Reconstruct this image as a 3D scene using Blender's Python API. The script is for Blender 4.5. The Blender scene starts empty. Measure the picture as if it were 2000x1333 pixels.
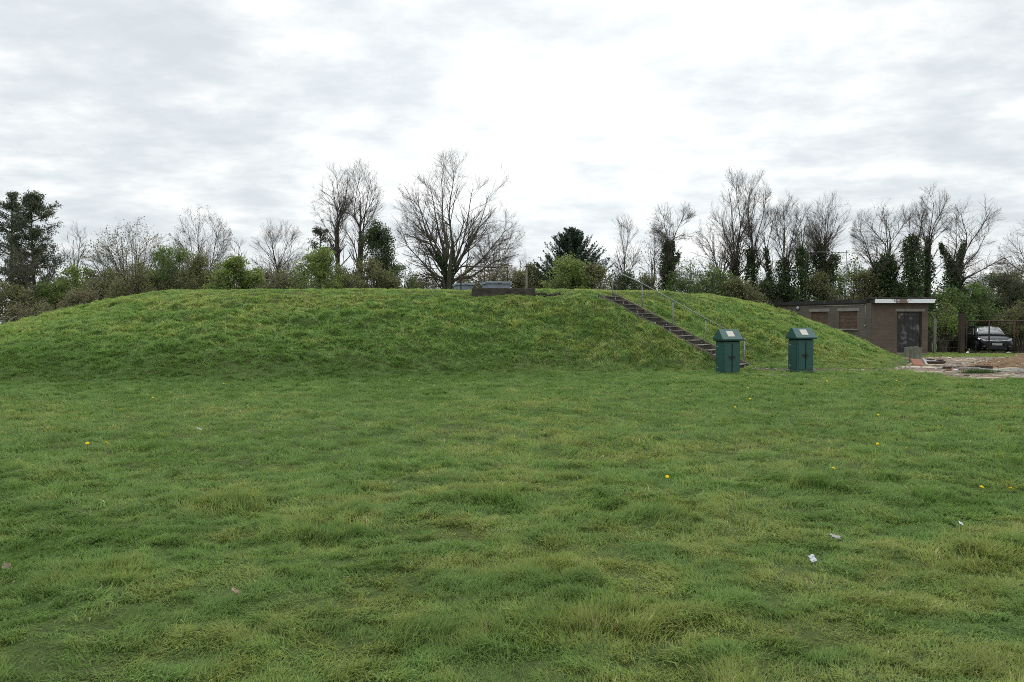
import bpy, bmesh, math, random
import numpy as np
from mathutils import Vector, Matrix

random.seed(7)
RNG = np.random.default_rng(11)
R = math.radians
SC = bpy.context.scene
COL = SC.collection

# ------------------------------------------------------------------ camera geometry
FPX, EYE = 1389.0, 1.6
PITCH = math.atan(34.5 / FPX)
CP, SP = math.cos(PITCH), math.sin(PITCH)


def at(px, py, Y):
    """World point seen at photo pixel (px,py) at depth Y."""
    u = (px - 1000.0) / FPX
    v = -(py - 666.5) / FPX
    d = np.array([u, CP + v * SP, -SP + v * CP])
    d = d * (Y / d[1])
    return np.array([d[0], d[1], d[2] + EYE])


cam_d = bpy.data.cameras.new("camera")
cam = bpy.data.objects.new("camera", cam_d)
COL.objects.link(cam)
cam.location = (0, 0, EYE)
cam.rotation_euler = (R(90) - PITCH, 0, 0)
cam_d.sensor_width = 36
cam_d.lens = 36 * FPX / 2000
cam_d.clip_end = 6000
cam_d.clip_start = 0.05
SC.camera = cam
SC.view_settings.view_transform = 'Standard'
SC.view_settings.look = 'None'
SC.view_settings.exposure = 0
SC.view_settings.gamma = 1
SC.cycles.max_bounces = 6
SC.cycles.transparent_max_bounces = 8
SC.cycles.use_denoising = False
SC.cycles.pixel_filter_type = 'BLACKMAN_HARRIS'
SC.cycles.filter_width = 0.95

# ------------------------------------------------------------------ tagging helpers


def tag(o, label=None, cat=None, group=None, kind=None):
    if label: o["label"] = label
    if cat: o["category"] = cat
    if group: o["group"] = group
    if kind: o["kind"] = kind
    return o


def thing(name, label, cat, loc=(0, 0, 0), rz=0.0, group=None):
    o = bpy.data.objects.new(name, None)
    COL.objects.link(o)
    o.empty_display_size = 0.2
    o.location = tuple(float(v) for v in loc)
    o.rotation_euler = (0, 0, rz)
    return tag(o, label, cat, group)


def link(name, me, mats, parent=None):
    o = bpy.data.objects.new(name, me)
    COL.objects.link(o)
    if not isinstance(mats, (list, tuple)): mats = [mats]
    for m in mats: me.materials.append(m)
    if parent is not None: o.parent = parent
    return o


def dup(root, loc, rz, label=None, group=None):
    r = root.copy(); COL.objects.link(r)
    r.location = loc; r.rotation_euler = (0, 0, rz)
    if label: r["label"] = label
    if group: r["group"] = group
    for ch in list(root.children):
        c = ch.copy(); COL.objects.link(c); c.parent = r
        for g in list(ch.children):
            d = g.copy(); COL.objects.link(d); d.parent = c
    return r


def mesh_np(name, V, Q=None, T=None, col=None, smooth=False):
    """mesh from numpy verts, quads, tris, optional per-face colours (quads first)."""
    me = bpy.data.meshes.new(name)
    V = np.ascontiguousarray(V, dtype=np.float32)
    nq = 0 if Q is None else len(Q)
    nt = 0 if T is None else len(T)
    loops = []
    if nq: loops.append(np.asarray(Q, dtype=np.int32).ravel())
    if nt: loops.append(np.asarray(T, dtype=np.int32).ravel())
    loops = np.concatenate(loops)
    starts = np.concatenate([np.arange(nq) * 4, nq * 4 + np.arange(nt) * 3]).astype(np.int32)
    me.vertices.add(len(V)); me.vertices.foreach_set("co", V.ravel())
    me.loops.add(len(loops)); me.loops.foreach_set("vertex_index", loops)
    me.polygons.add(nq + nt); me.polygons.foreach_set("loop_start", starts)
    me.update(calc_edges=True)
    if smooth:
        me.polygons.foreach_set("use_smooth", np.ones(nq + nt, dtype=bool))
    if col is not None:
        a = me.attributes.new("tint", 'FLOAT_COLOR', 'FACE')
        c = np.ones((nq + nt, 4), dtype=np.float32); c[:, :3] = col
        a.data.foreach_set("color", c.ravel())
    return me


class MB:
    """Collects boxes, bars, tubes, prisms; builds ONE mesh."""

    def __init__(self):
        self.bm = bmesh.new()

    def poly(self, pts, mi=0):
        vs = [self.bm.verts.new(p) for p in pts]
        f = self.bm.faces.new(vs); f.material_index = mi
        return f

    def box(self, c, s, rot=None, mi=0, bevel=0.0):
        g = bmesh.ops.create_cube(self.bm, size=1.0)
        vs = g['verts']
        M = Matrix.Translation(Vector(c)) @ (rot.to_4x4() if rot is not None else Matrix.Identity(4)) @ Matrix.Diagonal((s[0], s[1], s[2], 1))
        bmesh.ops.transform(self.bm, matrix=M, verts=vs)
        fs = set(f for v in vs for f in v.link_faces)
        for f in fs: f.material_index = mi
        if bevel > 0:
            es = list(set(e for v in vs for e in v.link_edges))
            r = bmesh.ops.bevel(self.bm, geom=es, offset=bevel, segments=2, affect='EDGES', profile=0.5)
            for f in r['faces']: f.material_index = mi
        return self

    def box6(self, x0, x1, y0, y1, z0, z1, mi=0, bevel=0.0):
        return self.box(((x0 + x1) / 2, (y0 + y1) / 2, (z0 + z1) / 2), (x1 - x0, y1 - y0, z1 - z0), None, mi, bevel)

    def tube(self, pts, r, n=8, mi=0, cap=True):
        pts = [Vector(p) for p in pts]
        rings = []
        m = len(pts)
        rr = r if isinstance(r, (list, tuple)) else [r] * m
        for i, p in enumerate(pts):
            t = (pts[min(i + 1, m - 1)] - pts[max(i - 1, 0)]).normalized()
            ref = Vector((0, 0, 1)) if abs(t.z) < 0.9 else Vector((1, 0, 0))
            a = t.cross(ref).normalized(); b = t.cross(a)
            rings.append([self.bm.verts.new(p + (a * math.cos(k * 2 * math.pi / n) + b * math.sin(k * 2 * math.pi / n)) * rr[i]) for k in range(n)])
        for i in range(m - 1):
            for k in range(n):
                f = self.bm.faces.new((rings[i][k], rings[i][(k + 1) % n], rings[i + 1][(k + 1) % n], rings[i + 1][k]))
                f.material_index = mi; f.smooth = True
        if cap:
            for rg in (rings[0], rings[-1]):
                f = self.bm.faces.new(rg); f.material_index = mi
        return self

    def prism(self, poly2, axis_map, d0, d1, mi=0):
        """extrude 2D polygon; axis_map(u,v,d)->xyz"""
        a = [self.bm.verts.new(axis_map(u, v, d0)) for u, v in poly2]
        b = [self.bm.verts.new(axis_map(u, v, d1)) for u, v in poly2]
        n = len(a)
        fs = [self.bm.faces.new(a), self.bm.faces.new(b[::-1])]
        for i in range(n):
            fs.append(self.bm.faces.new((a[i], b[i], b[(i + 1) % n], a[(i + 1) % n])))
        for f in fs: f.material_index = mi
        return self

    def loft(self, secs, mi=0, smooth=True, cap=True):
        rings = [[self.bm.verts.new(p) for p in s] for s in secs]
        n = len(rings[0])
        for i in range(len(rings) - 1):
            for k in range(n):
                try:
                    f = self.bm.faces.new((rings[i][k], rings[i][(k + 1) % n], rings[i + 1][(k + 1) % n], rings[i + 1][k]))
                    f.material_index = mi; f.smooth = smooth
                except ValueError:
                    pass
        if cap:
            for rg in (rings[0], rings[-1]):
                f = self.bm.faces.new(rg); f.material_index = mi
        return self

    def build(self, name, mats, parent=None):
        me = bpy.data.meshes.new(name)
        bmesh.ops.recalc_face_normals(self.bm, faces=self.bm.faces[:])
        self.bm.to_mesh(me); self.bm.free()
        return link(name, me, mats, parent)


# ------------------------------------------------------------------ noise (numpy)


def _hash(ix, iy, seed):
    n = (ix.astype(np.int64) * 374761393 + iy.astype(np.int64) * 668265263 + seed * 1442695041) & 0xFFFFFFFF
    n = ((n ^ (n >> 13)) * 1274126177) & 0xFFFFFFFF
    n = n ^ (n >> 16)
    return (n & 0xFFFFFF) / float(0xFFFFFF)


def vnoise(x, y, seed=0):
    x = np.asarray(x, dtype=np.float64); y = np.asarray(y, dtype=np.float64)
    ix = np.floor(x); iy = np.floor(y)
    fx = x - ix; fy = y - iy
    fx = fx * fx * (3 - 2 * fx); fy = fy * fy * (3 - 2 * fy)
    a = _hash(ix, iy, seed); b = _hash(ix + 1, iy, seed)
    c = _hash(ix, iy + 1, seed); d = _hash(ix + 1, iy + 1, seed)
    return (a * (1 - fx) + b * fx) * (1 - fy) + (c * (1 - fx) + d * fx) * fy


def fbm(x, y, seed=0, oct=3):
    s = 0; a = 0.5; t = 0
    c, sn = math.cos(0.6), math.sin(0.6)
    for o in range(oct):
        s = s + a * vnoise(x, y, seed + o * 17); t += a; a *= 0.5
        x, y = (x * c - y * sn) * 2.03 + 5.3, (x * sn + y * c) * 2.03 + 1.7
    return s / t


def sstep(a, b, x):
    t = np.clip((np.asarray(x, dtype=np.float64) - a) / (b - a), 0, 1)
    return t * t * (3 - 2 * t)


# ------------------------------------------------------------------ terrain
def silh(px, py, Y):
    p = at(px, py, Y); return (p[0], p[1], p[2])


MPTS = [
    # front foot
    (-13.5, 18.8, 0), (-20, 18.3, 0), (-26.5, 20.5, 0), (-31, 26, 0), (-32.5, 35, 0), (-29, 46, 0),
    (-9.7, 19.2, 0), (-5.8, 20.2, 0), (-1.6, 22.0, 0), (3.27, 22.9, 0), (4.9, 23.3, 0), (6.7, 23.75, 0), (8.35, 24.5, 0.02),
    (9.6, 24.2, 0.0), (11.4, 24.8, 0), (13.4, 25.8, 0), (15.6, 28.6, 0), (17.6, 32.5, 0), (18.2, 36, 0),
    (15.5, 41.5, 0), (11, 48, 0), (4, 52, 0), (-6, 53, 0), (-18, 52, 0),
    # outside, below ground
    (-13.5, 15, -1.1), (-5, 16, -1.2), (2, 18.5, -1.2), (8.5, 20.5, -1.2), (14, 21.5, -1.1), (20, 27, -1.2), (22, 36, -1.2),
    (-26, 15.5, -1.1), (-36, 24, -1.0), (-37, 38, -1.0), (-32, 52, -1.2), (-8, 58, -1.3), (8, 57, -1.3), (18, 48, -1.3),
    # stair line
    (8.17, 25.0, 0.06), (7.1, 25.7, 0.71), (6.05, 26.4, 1.36), (5.0, 27.1, 2.0), (3.92, 27.8, 2.62),
    (7.5, 24.05, 0.06), (6.44, 24.7, 0.70), (5.39, 25.4, 1.36), (4.32, 26.1, 2.0), (3.26, 26.8, 2.60),
    (8.5, 25.5, 0.10), (7.4, 26.15, 0.76), (6.35, 26.85, 1.40), (5.3, 27.55, 2.04), (4.2, 28.25, 2.66),
    # right silhouette
    silh(1400, 575, 32), silh(1480, 595, 32), silh(1560, 619, 32), silh(1640, 651, 32), silh(1700, 673, 33),
    (12.2, 36, 2.0), (14.2, 36, 1.35), (16, 36.5, 0.65), (9, 37, 2.75), (7, 42, 2.3),
    # front right slope
    (10.2, 27.5, 1.05), (12.3, 28.2, 0.85), (14.2, 29.5, 0.55), (8.6, 28.0, 1.55), (7.5, 29.5, 2.35),
    # left silhouette
    silh(350, 565, 29), silh(280, 575, 30), silh(200, 599, 31), silh(100, 629, 31.5), silh(0, 659, 32), (-27.5, 32, 0.2),
    # crest
    silh(450, 564, 28.6), silh(600, 563.5, 28.5), silh(800, 563.5, 28.5), silh(900, 565, 28.3), silh(1200, 567, 28.8), silh(1300, 570, 30),
    (-12, 34, 3.04), (-6, 34, 3.06), (0, 34, 3.06), (5, 34, 3.0), (-12, 41, 2.9), (-6, 42, 2.95), (0, 42, 2.9), (-19, 38, 1.75), (-23, 40, 0.6),
    (-6, 47, 1.7), (-15, 47, 1.4), (2, 47, 1.5),
    # front slope mid
    (-9.7, 23.6, 1.45), (-5.8, 24.2, 1.5), (-1.6, 25.0, 1.6), (2.0, 25.4, 1.55), (-14.5, 23.6, 1.4), (-19.5, 24.5, 0.95), (-24, 26.5, 0.55),
    (-9.5, 26.2, 2.45), (-4.5, 26.4, 2.45), (-15, 27, 2.35), (0.5, 26.8, 2.5), (0.6, 27.3, 2.68),
]
MP = np.array(MPTS, dtype=np.float64)


def _tps_k(r2):
    return 0.5 * r2 * np.log(r2 + 1e-9)


def _tps_fit(P, lam=0.12):
    n = len(P)
    d2 = ((P[:, None, :2] - P[None, :, :2]) ** 2).sum(-1)
    K = _tps_k(d2) + np.eye(n) * lam
    A = np.zeros((n + 3, n + 3)); A[:n, :n] = K
    A[:n, n] = 1; A[:n, n + 1:] = P[:, :2]; A[n, :n] = 1; A[n + 1:, :n] = P[:, :2].T
    return np.linalg.solve(A, np.concatenate([P[:, 2], np.zeros(3)]))


TW = _tps_fit(MP)


def mound_raw(x, y):
    x = np.asarray(x, dtype=np.float64).ravel(); y = np.asarray(y, dtype=np.float64).ravel()
    out = np.empty(len(x)); n = len(MP)
    for s in range(0, len(x), 100000):
        xs, ys = x[s:s + 100000], y[s:s + 100000]
        d2 = (xs[:, None] - MP[None, :, 0]) ** 2 + (ys[:, None] - MP[None, :, 1]) ** 2
        out[s:s + 100000] = _tps_k(d2) @ TW[:n] + TW[n] + TW[n + 1] * xs + TW[n + 2] * ys
    far = np.hypot((x + 6) / 34.0, (y - 35) / 24.0)
    return out - 6 * np.clip(far - 1.0, 0, 5)


def mound(x, y):
    shp = np.shape(x)
    h = mound_raw(x, y)
    k = 0.13
    h = np.where(h > 2, h, k * np.log1p(np.exp(np.clip(h / k, -40, 40)))) - 0.012
    h = np.where(h > 2.82, 2.82 + (1 - np.exp(-(h - 2.82) / 0.14)) * 0.14, h)
    return np.maximum(h, 0).reshape(shp)


def yard_mask(x, y):
    """1 inside the dirt yard on the right."""
    x = np.asarray(x, dtype=np.float64); y = np.asarray(y, dtype=np.float64)
    e = (fbm(x * 0.9, y * 0.9, 71, 3) - 0.5) * 1.6
    fx = sstep(12.7, 13.7, x + e * 0.7 - np.clip(y - 23, 0, 10) * 0.12)
    front = sstep(19.7, 20.5, y + e * 0.8)
    back = 1 - sstep(33.5, 35.5, y + e)
    return fx * front * back


def lawn(x, y):
    x = np.asarray(x, dtype=np.float64); y = np.asarray(y, dtype=np.float64)
    amp = 1 - sstep(18.0, 20.0, y) * sstep(10.5, 13, x)
    n = (fbm(x * 0.45, y * 0.6, 3, 3) - 0.5) * 0.08 + (fbm(x * 2.6, y * 3.2, 9, 2) - 0.5) * 0.06
    fade = 1 - sstep(60, 120, np.hypot(x, y))
    return n * amp * fade - 0.016 * np.clip(y - 31, 0, 40)


def mound_bumps(x, y, m):
    """tussocky surface of the mound"""
    b = (fbm(x * 0.8, y * 1.5, 23, 3) - 0.5) * 0.16 + (fbm(x * 2.3, y * 3.4, 29, 2) - 0.5) * 0.18
    near_stair = np.exp(-(((x - 6) * 0.55 + (y - 26.4) * 0.835) / 1.3) ** 2) * sstep(2.6, 3.6, x) * (1 - sstep(8.6, 9.6, x))
    return b * sstep(0.0, 0.5, m) * (1 - 0.85 * near_stair) * (1 - 0.55 * sstep(2.4, 2.85, m))


# hollow right of the hatch plinth
def hollow(x, y):
    return 0.20 * np.exp(-(((x - 1.55) / 0.75) ** 2 + ((y - 27.6) / 0.45) ** 2))


def ground_z(x, y):
    m = mound(x, y)
    return lawn(x, y) + m + mound_bumps(x, y, m) - hollow(x, y)


def gz(x, y):
    return float(ground_z(np.array([x]), np.array([y]))[0])


def lz(x, y):
    return float(lawn(np.array([x]), np.array([y]))[0])


# ------------------------------------------------------------------ materials
def new_mat(name):
    m = bpy.data.materials.new(name); m.use_nodes = True
    nt = m.node_tree
    for n in list(nt.nodes): nt.nodes.remove(n)
    out = nt.nodes.new('ShaderNodeOutputMaterial')
    b = nt.nodes.new('ShaderNodeBsdfPrincipled')
    nt.links.new(b.outputs[0], out.inputs[0])
    return m, nt, b, out


def N(nt, t, **kw):
    n = nt.nodes.new(t)
    for k, v in kw.items():
        if k.startswith('i_'):
            n.inputs[k[2:].replace('_', ' ')].default_value = v
        else:
            setattr(n, k, v)
    return n


def ramp(nt, fac, stops):
    r = nt.nodes.new('ShaderNodeValToRGB')
    el = r.color_ramp.elements
    while len(el) > 1: el.remove(el[-1])
    el[0].position = stops[0][0]; el[0].color = (*stops[0][1], 1)
    for p, c in stops[1:]:
        e = el.new(p); e.color = (*c, 1)
    nt.links.new(fac, r.inputs[0])
    return r.outputs[0]


def noise(nt, scale, detail=4, rough=0.55, vec=None, stretch=None):
    n = N(nt, 'ShaderNodeTexNoise')
    n.inputs['Scale'].default_value = scale
    n.inputs['Detail'].default_value = detail
    n.inputs['Roughness'].default_value = rough
    if vec is None:
        tc = N(nt, 'ShaderNodeTexCoord'); vec = tc.outputs['Object']
    if stretch:
        mp = N(nt, 'ShaderNodeMapping'); mp.inputs['Scale'].default_value = stretch
        nt.links.new(vec, mp.inputs['Vector']); vec = mp.outputs[0]
    nt.links.new(vec, n.inputs['Vector'])
    return n.outputs['Fac']


def mix(nt, fac, a, b, mode='MIX'):
    m = N(nt, 'ShaderNodeMix', data_type='RGBA', blend_type=mode)
    for sock, v in ((m.inputs['Factor'], fac), (m.inputs['A'], a), (m.inputs['B'], b)):
        if isinstance(v, (int, float)):
            sock.default_value = v
        elif isinstance(v, tuple):
            sock.default_value = (*v, 1) if len(v) == 3 else v
        else:
            nt.links.new(v, sock)
    return m.outputs['Result']


def bump(nt, b, h, strength=0.4, dist=0.02):
    bp = N(nt, 'ShaderNodeBump')
    bp.inputs['Strength'].default_value = strength; bp.inputs['Distance'].default_value = dist
    nt.links.new(h, bp.inputs['Height']); nt.links.new(bp.outputs[0], b.inputs['Normal'])


def simple(name, c1, c2=None, scale=6, rough=0.7, metal=0.0, bumpd=0.0, spec=0.4, spots=None, stretch=None, coat=0.0):
    m, nt, b, out = new_mat(name)
    if c2 is None: c2 = tuple(v * 0.75 for v in c1)
    n = noise(nt, scale, 6, 0.62, stretch=stretch)
    c = ramp(nt, n, [(0.33, c2), (0.68, c1)])
    if spots:
        col, sc, lo, hi = spots
        n2 = noise(nt, sc, 3, 0.7)
        f = ramp(nt, n2, [(lo, (0, 0, 0)), (hi, (1, 1, 1))])
        c = mix(nt, f, c, col)
    nt.links.new(c, b.inputs['Base Color'])
    b.inputs['Roughness'].default_value = rough; b.inputs['Metallic'].default_value = metal
    b.inputs['Specular IOR Level'].default_value = spec
    b.inputs['Coat Weight'].default_value = coat
    if coat: b.inputs['Coat Roughness'].default_value = 0.04
    if bumpd: bump(nt, b, n, 0.6, bumpd)
    return m


def leaf_mat(name, trans=0.3, rough=0.55, spec=0.25):
    m, nt, b, out = new_mat(name)
    a = N(nt, 'ShaderNodeAttribute', attribute_name='tint')
    nt.links.new(a.outputs['Color'], b.inputs['Base Color'])
    b.inputs['Roughness'].default_value = rough
    b.inputs['Specular IOR Level'].default_value = spec
    t = N(nt, 'ShaderNodeBsdfTranslucent')
    nt.links.new(a.outputs['Color'], t.inputs['Color'])
    ms = N(nt, 'ShaderNodeMixShader'); ms.inputs[0].default_value = trans
    nt.links.new(b.outputs[0], ms.inputs[1]); nt.links.new(t.outputs[0], ms.inputs[2])
    nt.links.new(ms.outputs[0], out.inputs[0])
    return m


M = {}
M['blade'] = leaf_mat('grass_blade', 0.42, 0.6, 0.14)
M['leaf'] = leaf_mat('leaf', 0.25, 0.5, 0.3)
M['shrub_leaf'] = leaf_mat('shrub_leaf', 0.5, 0.5, 0.3)
M['needle'] = leaf_mat('needle', 0.12, 0.6, 0.2)
M['bark'] = simple('bark', (0.085, 0.072, 0.055), (0.035, 0.03, 0.024), 9, 0.9, spots=((0.075, 0.085, 0.035), 1.3, 0.5, 0.68))
M['twig'] = simple('twig', (0.135, 0.115, 0.09), (0.075, 0.064, 0.052), 4, 0.85)
M['pale_twig'] = simple('pale_twig', (0.15, 0.13, 0.10), (0.085, 0.075, 0.055), 4, 0.85)
M['concrete'] = simple('weathered_concrete', (0.23, 0.22, 0.19), (0.10, 0.10, 0.085), 5, 0.9, bumpd=0.01)
M['kerb'] = simple('kerb_concrete', (0.19, 0.165, 0.125), (0.075, 0.068, 0.05), 5, 0.95, bumpd=0.01, spots=((0.07, 0.085, 0.035), 3, .52, .68))
M['mossy_concrete'] = simple('mossy_concrete', (0.20, 0.20, 0.165), (0.10, 0.105, 0.075), 7, 0.95, bumpd=0.015, stretch=(1, 1, .35))
M['dark_concrete'] = simple('dark_concrete', (0.075, 0.064, 0.05), (0.022, 0.02, 0.017), 4, 0.95, bumpd=0.01,
                            spots=((0.42, 0.42, 0.40), 6.5, 0.68, 0.72), stretch=(1, 1, 1.6))
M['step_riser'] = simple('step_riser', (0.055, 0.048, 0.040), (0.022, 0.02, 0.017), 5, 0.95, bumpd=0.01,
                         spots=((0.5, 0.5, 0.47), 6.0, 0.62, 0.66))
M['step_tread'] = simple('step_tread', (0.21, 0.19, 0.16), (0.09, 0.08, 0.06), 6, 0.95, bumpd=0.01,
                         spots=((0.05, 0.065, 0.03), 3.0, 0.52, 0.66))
M['galv'] = simple('galvanised_steel', (0.235, 0.245, 0.245), (0.15, 0.155, 0.16), 12, 0.55, 0.4)
M['rust'] = simple('rusty_steel', (0.07, 0.04, 0.026), (0.035, 0.024, 0.019), 10, 0.85)
M['hatch'] = simple('hatch_grey', (0.22, 0.26, 0.30), (0.16, 0.19, 0.22), 3, 0.55, spots=((0.30, 0.32, 0.33), 5, 0.6, 0.75))
M['hatch_top'] = simple('hatch_top', (0.42, 0.45, 0.47), (0.30, 0.33, 0.35), 3, 0.6)
M['teal'] = simple('green_enamel', (0.022, 0.082, 0.070), (0.017, 0.066, 0.057), 2.5, 0.42, spec=0.5, spots=((0.03, 0.085, 0.06), 4, 0.62, 0.8))
def splash(m):
    nt = m.node_tree; b = [n for n in nt.nodes if n.type == 'BSDF_PRINCIPLED'][0]
    src = b.inputs['Base Color'].links[0].from_socket
    tc = N(nt, 'ShaderNodeTexCoord'); sx = N(nt, 'ShaderNodeSeparateXYZ'); nt.links.new(tc.outputs['Object'], sx.inputs[0])
    n = noise(nt, 9, 6, 0.7)
    a = N(nt, 'ShaderNodeMath', operation='MULTIPLY_ADD'); nt.links.new(sx.outputs[2], a.inputs[0]); a.inputs[1].default_value = -1.4; nt.links.new(n, a.inputs[2])
    f = ramp(nt, a.outputs[0], [(0.28, (0, 0, 0)), (0.55, (0.75, 0.75, 0.75))])
    c = mix(nt, f, src, (0.06, 0.07, 0.045))
    st = noise(nt, 5, 5, 0.7, stretch=(3, 3, .25))
    f2 = ramp(nt, st, [(0.58, (0, 0, 0)), (0.75, (0.4, 0.4, 0.4))])
    c = mix(nt, f2, c, (0.05, 0.10, 0.085))
    nt.links.new(c, b.inputs['Base Color'])


splash(M['teal'])
M['teal_dark'] = simple('dark_gap', (0.006, 0.014, 0.012), None, 4, 0.8)
M['plate_grey'] = simple('notice_plate', (0.50, 0.47, 0.42), (0.44, 0.41, 0.37), 18, 0.5)
M['black_metal'] = simple('black_metal', (0.03, 0.028, 0.026), (0.05, 0.04, 0.032), 20, 0.6, 0.5)
M['white_fleck'] = simple('hinge_white', (0.45, 0.5, 0.48), None, 20, 0.5)
M['felt'] = simple('roof_felt', (0.035, 0.034, 0.032), (0.02, 0.02, 0.02), 5, 0.9, spots=((0.09, 0.085, 0.08), 1.8, 0.55, 0.7))
M['lintel'] = simple('lintel_concrete', (0.27, 0.255, 0.225), (0.17, 0.16, 0.14), 6, 0.9)
M['door'] = simple('weathered_door', (0.032, 0.03, 0.03), (0.018, 0.017, 0.018), 5, 0.7, spots=((0.17, 0.165, 0.165), 2.6, 0.53, 0.72), stretch=(1.6, 1, .5))
M['white_board'] = simple('white_fascia', (0.78, 0.79, 0.80), (0.66, 0.67, 0.68), 6, 0.6)
M['lamp_glass'] = simple('lamp_glass', (0.42, 0.42, 0.41), (0.3, 0.3, 0.3), 8, 0.3)
M['conduit'] = simple('conduit', (0.38, 0.36, 0.33), None, 8, 0.6)
M['timber'] = simple('old_timber', (0.06, 0.04, 0.028), (0.03, 0.021, 0.016), 6, 0.9, stretch=(1, 1, .2))
M['grey_timber'] = simple('grey_timber', (0.16, 0.145, 0.115), (0.08, 0.075, 0.06), 6, 0.9, stretch=(1, 1, .2))
M['red_clay'] = simple('red_clay', (0.27, 0.10, 0.065), (0.17, 0.085, 0.06), 7, 0.9, bumpd=0.01)
M['slab_pale'] = simple('pale_slab', (0.40, 0.39, 0.355), (0.25, 0.24, 0.22), 6, 0.9)
M['yellow'] = simple('petal_yellow', (0.90, 0.74, 0.015), (0.8, 0.62, 0.01), 40, 0.6)
M['stem_green'] = simple('flower_stem', (0.09, 0.15, 0.03), None, 20, 0.6)
M['litter_white'] = simple('scrap_plastic', (0.62, 0.66, 0.70), (0.45, 0.48, 0.52), 30, 0.4)
M['litter_grey'] = simple('scrap_paper', (0.42, 0.41, 0.40), (0.24, 0.23, 0.22), 30, 0.8)
M['dry_leaf'] = simple('dry_leaf', (0.30, 0.25, 0.17), (0.20, 0.16, 0.10), 20, 0.8)
M['wire'] = simple('fence_wire', (0.10, 0.10, 0.10), None, 8, 0.6, 0.6)
# car
M['car_paint'] = simple('car_paint', (0.004, 0.005, 0.008), (0.0035, 0.0045, 0.007), 3, 0.25, 0.0, spec=0.22, coat=0.22)
M['car_glass'] = simple('car_glass', (0.02, 0.027, 0.03), (0.018, 0.024, 0.027), 2, 0.04, spec=1.0, coat=1.0)
M['trim_black'] = simple('car_trim', (0.012, 0.012, 0.013), None, 6, 0.55)
M['chrome'] = simple('chrome', (0.75, 0.76, 0.78), (0.7, 0.7, 0.72), 6, 0.12, 1.0)
M['lamp_lens'] = simple('headlamp_lens', (0.22, 0.25, 0.27), (0.14, 0.16, 0.18), 25, 0.08, spec=0.9, coat=1.0)
M['number_plate'] = simple('number_plate', (0.62, 0.62, 0.60), None, 10, 0.45)
M['plate_ink'] = simple('plate_ink', (0.01, 0.01, 0.01), None, 10, 0.5)
M['tyre'] = simple('tyre', (0.015, 0.015, 0.015), None, 12, 0.85)
M['rim'] = simple('alloy_rim', (0.30, 0.31, 0.32), None, 8, 0.35, 0.8)
M['silver_trim'] = simple('silver_trim', (0.36, 0.37, 0.38), None, 8, 0.4, 0.3)


def ground_material(name, mound_like=False):
    m, nt, b, out = new_mat(name)
    big = noise(nt, 0.35, 4, 0.6)
    fine = noise(nt, 9.0, 6, 0.7)
    c1 = ramp(nt, fine, [(0.3, (0.024, 0.042, 0.012)), (0.55, (0.052, 0.084, 0.022)), (0.75, (0.085, 0.11, 0.036))])
    c2 = ramp(nt, fine, [(0.3, (0.034, 0.042, 0.014)), (0.6, (0.07, 0.078, 0.026)), (0.8, (0.12, 0.10, 0.05))])
    f = ramp(nt, big, [(0.42, (0, 0, 0)), (0.62, (1, 1, 1))])
    c = mix(nt, f, c1, c2)
    nt.links.new(c, b.inputs['Base Color'])
    b.inputs['Roughness'].default_value = 0.95
    b.inputs['Specular IOR Level'].default_value = 0.1
    bump(nt, b, fine, 0.8, 0.04)
    return m


M['ground'] = ground_material('turf_soil')


def dirt_material():
    m, nt, b, out = new_mat('rubble_dirt')
    big = noise(nt, 0.5, 5, 0.65, stretch=(0.55, 1.5, 1))
    med = noise(nt, 3.2, 6, 0.7)
    fine = noise(nt, 22, 5, 0.7)
    c = ramp(nt, med, [(0.3, (0.075, 0.052, 0.035)), (0.5, (0.145, 0.102, 0.070)), (0.72, (0.21, 0.158, 0.108))])
    grey = ramp(nt, fine, [(0.35, (0.12, 0.11, 0.10)), (0.65, (0.24, 0.225, 0.20))])
    f = ramp(nt, big, [(0.52, (0, 0, 0)), (0.58, (1, 1, 1))])
    c = mix(nt, f, c, grey)
    streak = noise(nt, 0.8, 3, 0.6, stretch=(0.4, 2.6, 1))
    f2 = ramp(nt, streak, [(0.565, (0, 0, 0)), (0.59, (1, 1, 1))])
    c = mix(nt, f2, c, (0.42, 0.35, 0.24))
    moss = noise(nt, 0.9, 5, 0.7, stretch=(0.7, 1.3, 1.2))
    f3 = ramp(nt, moss, [(0.60, (0, 0, 0)), (0.68, (1, 1, 1))])
    c = mix(nt, f3, c, (0.085, 0.10, 0.035))
    nt.links.new(c, b.inputs['Base Color'])
    b.inputs['Roughness'].default_value = 0.95
    bump(nt, b, fine, 0.9, 0.04)
    return m


M['dirt'] = dirt_material()
M['sand'] = simple('brown_sand', (0.17, 0.105, 0.05), (0.085, 0.052, 0.026), 5, 0.95, bumpd=0.05, spots=((0.42, 0.36, 0.27), 10, 0.66, 0.72))
M['stone'] = leaf_mat('rubble_stone', 0.0, 0.9, 0.2)


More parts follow.
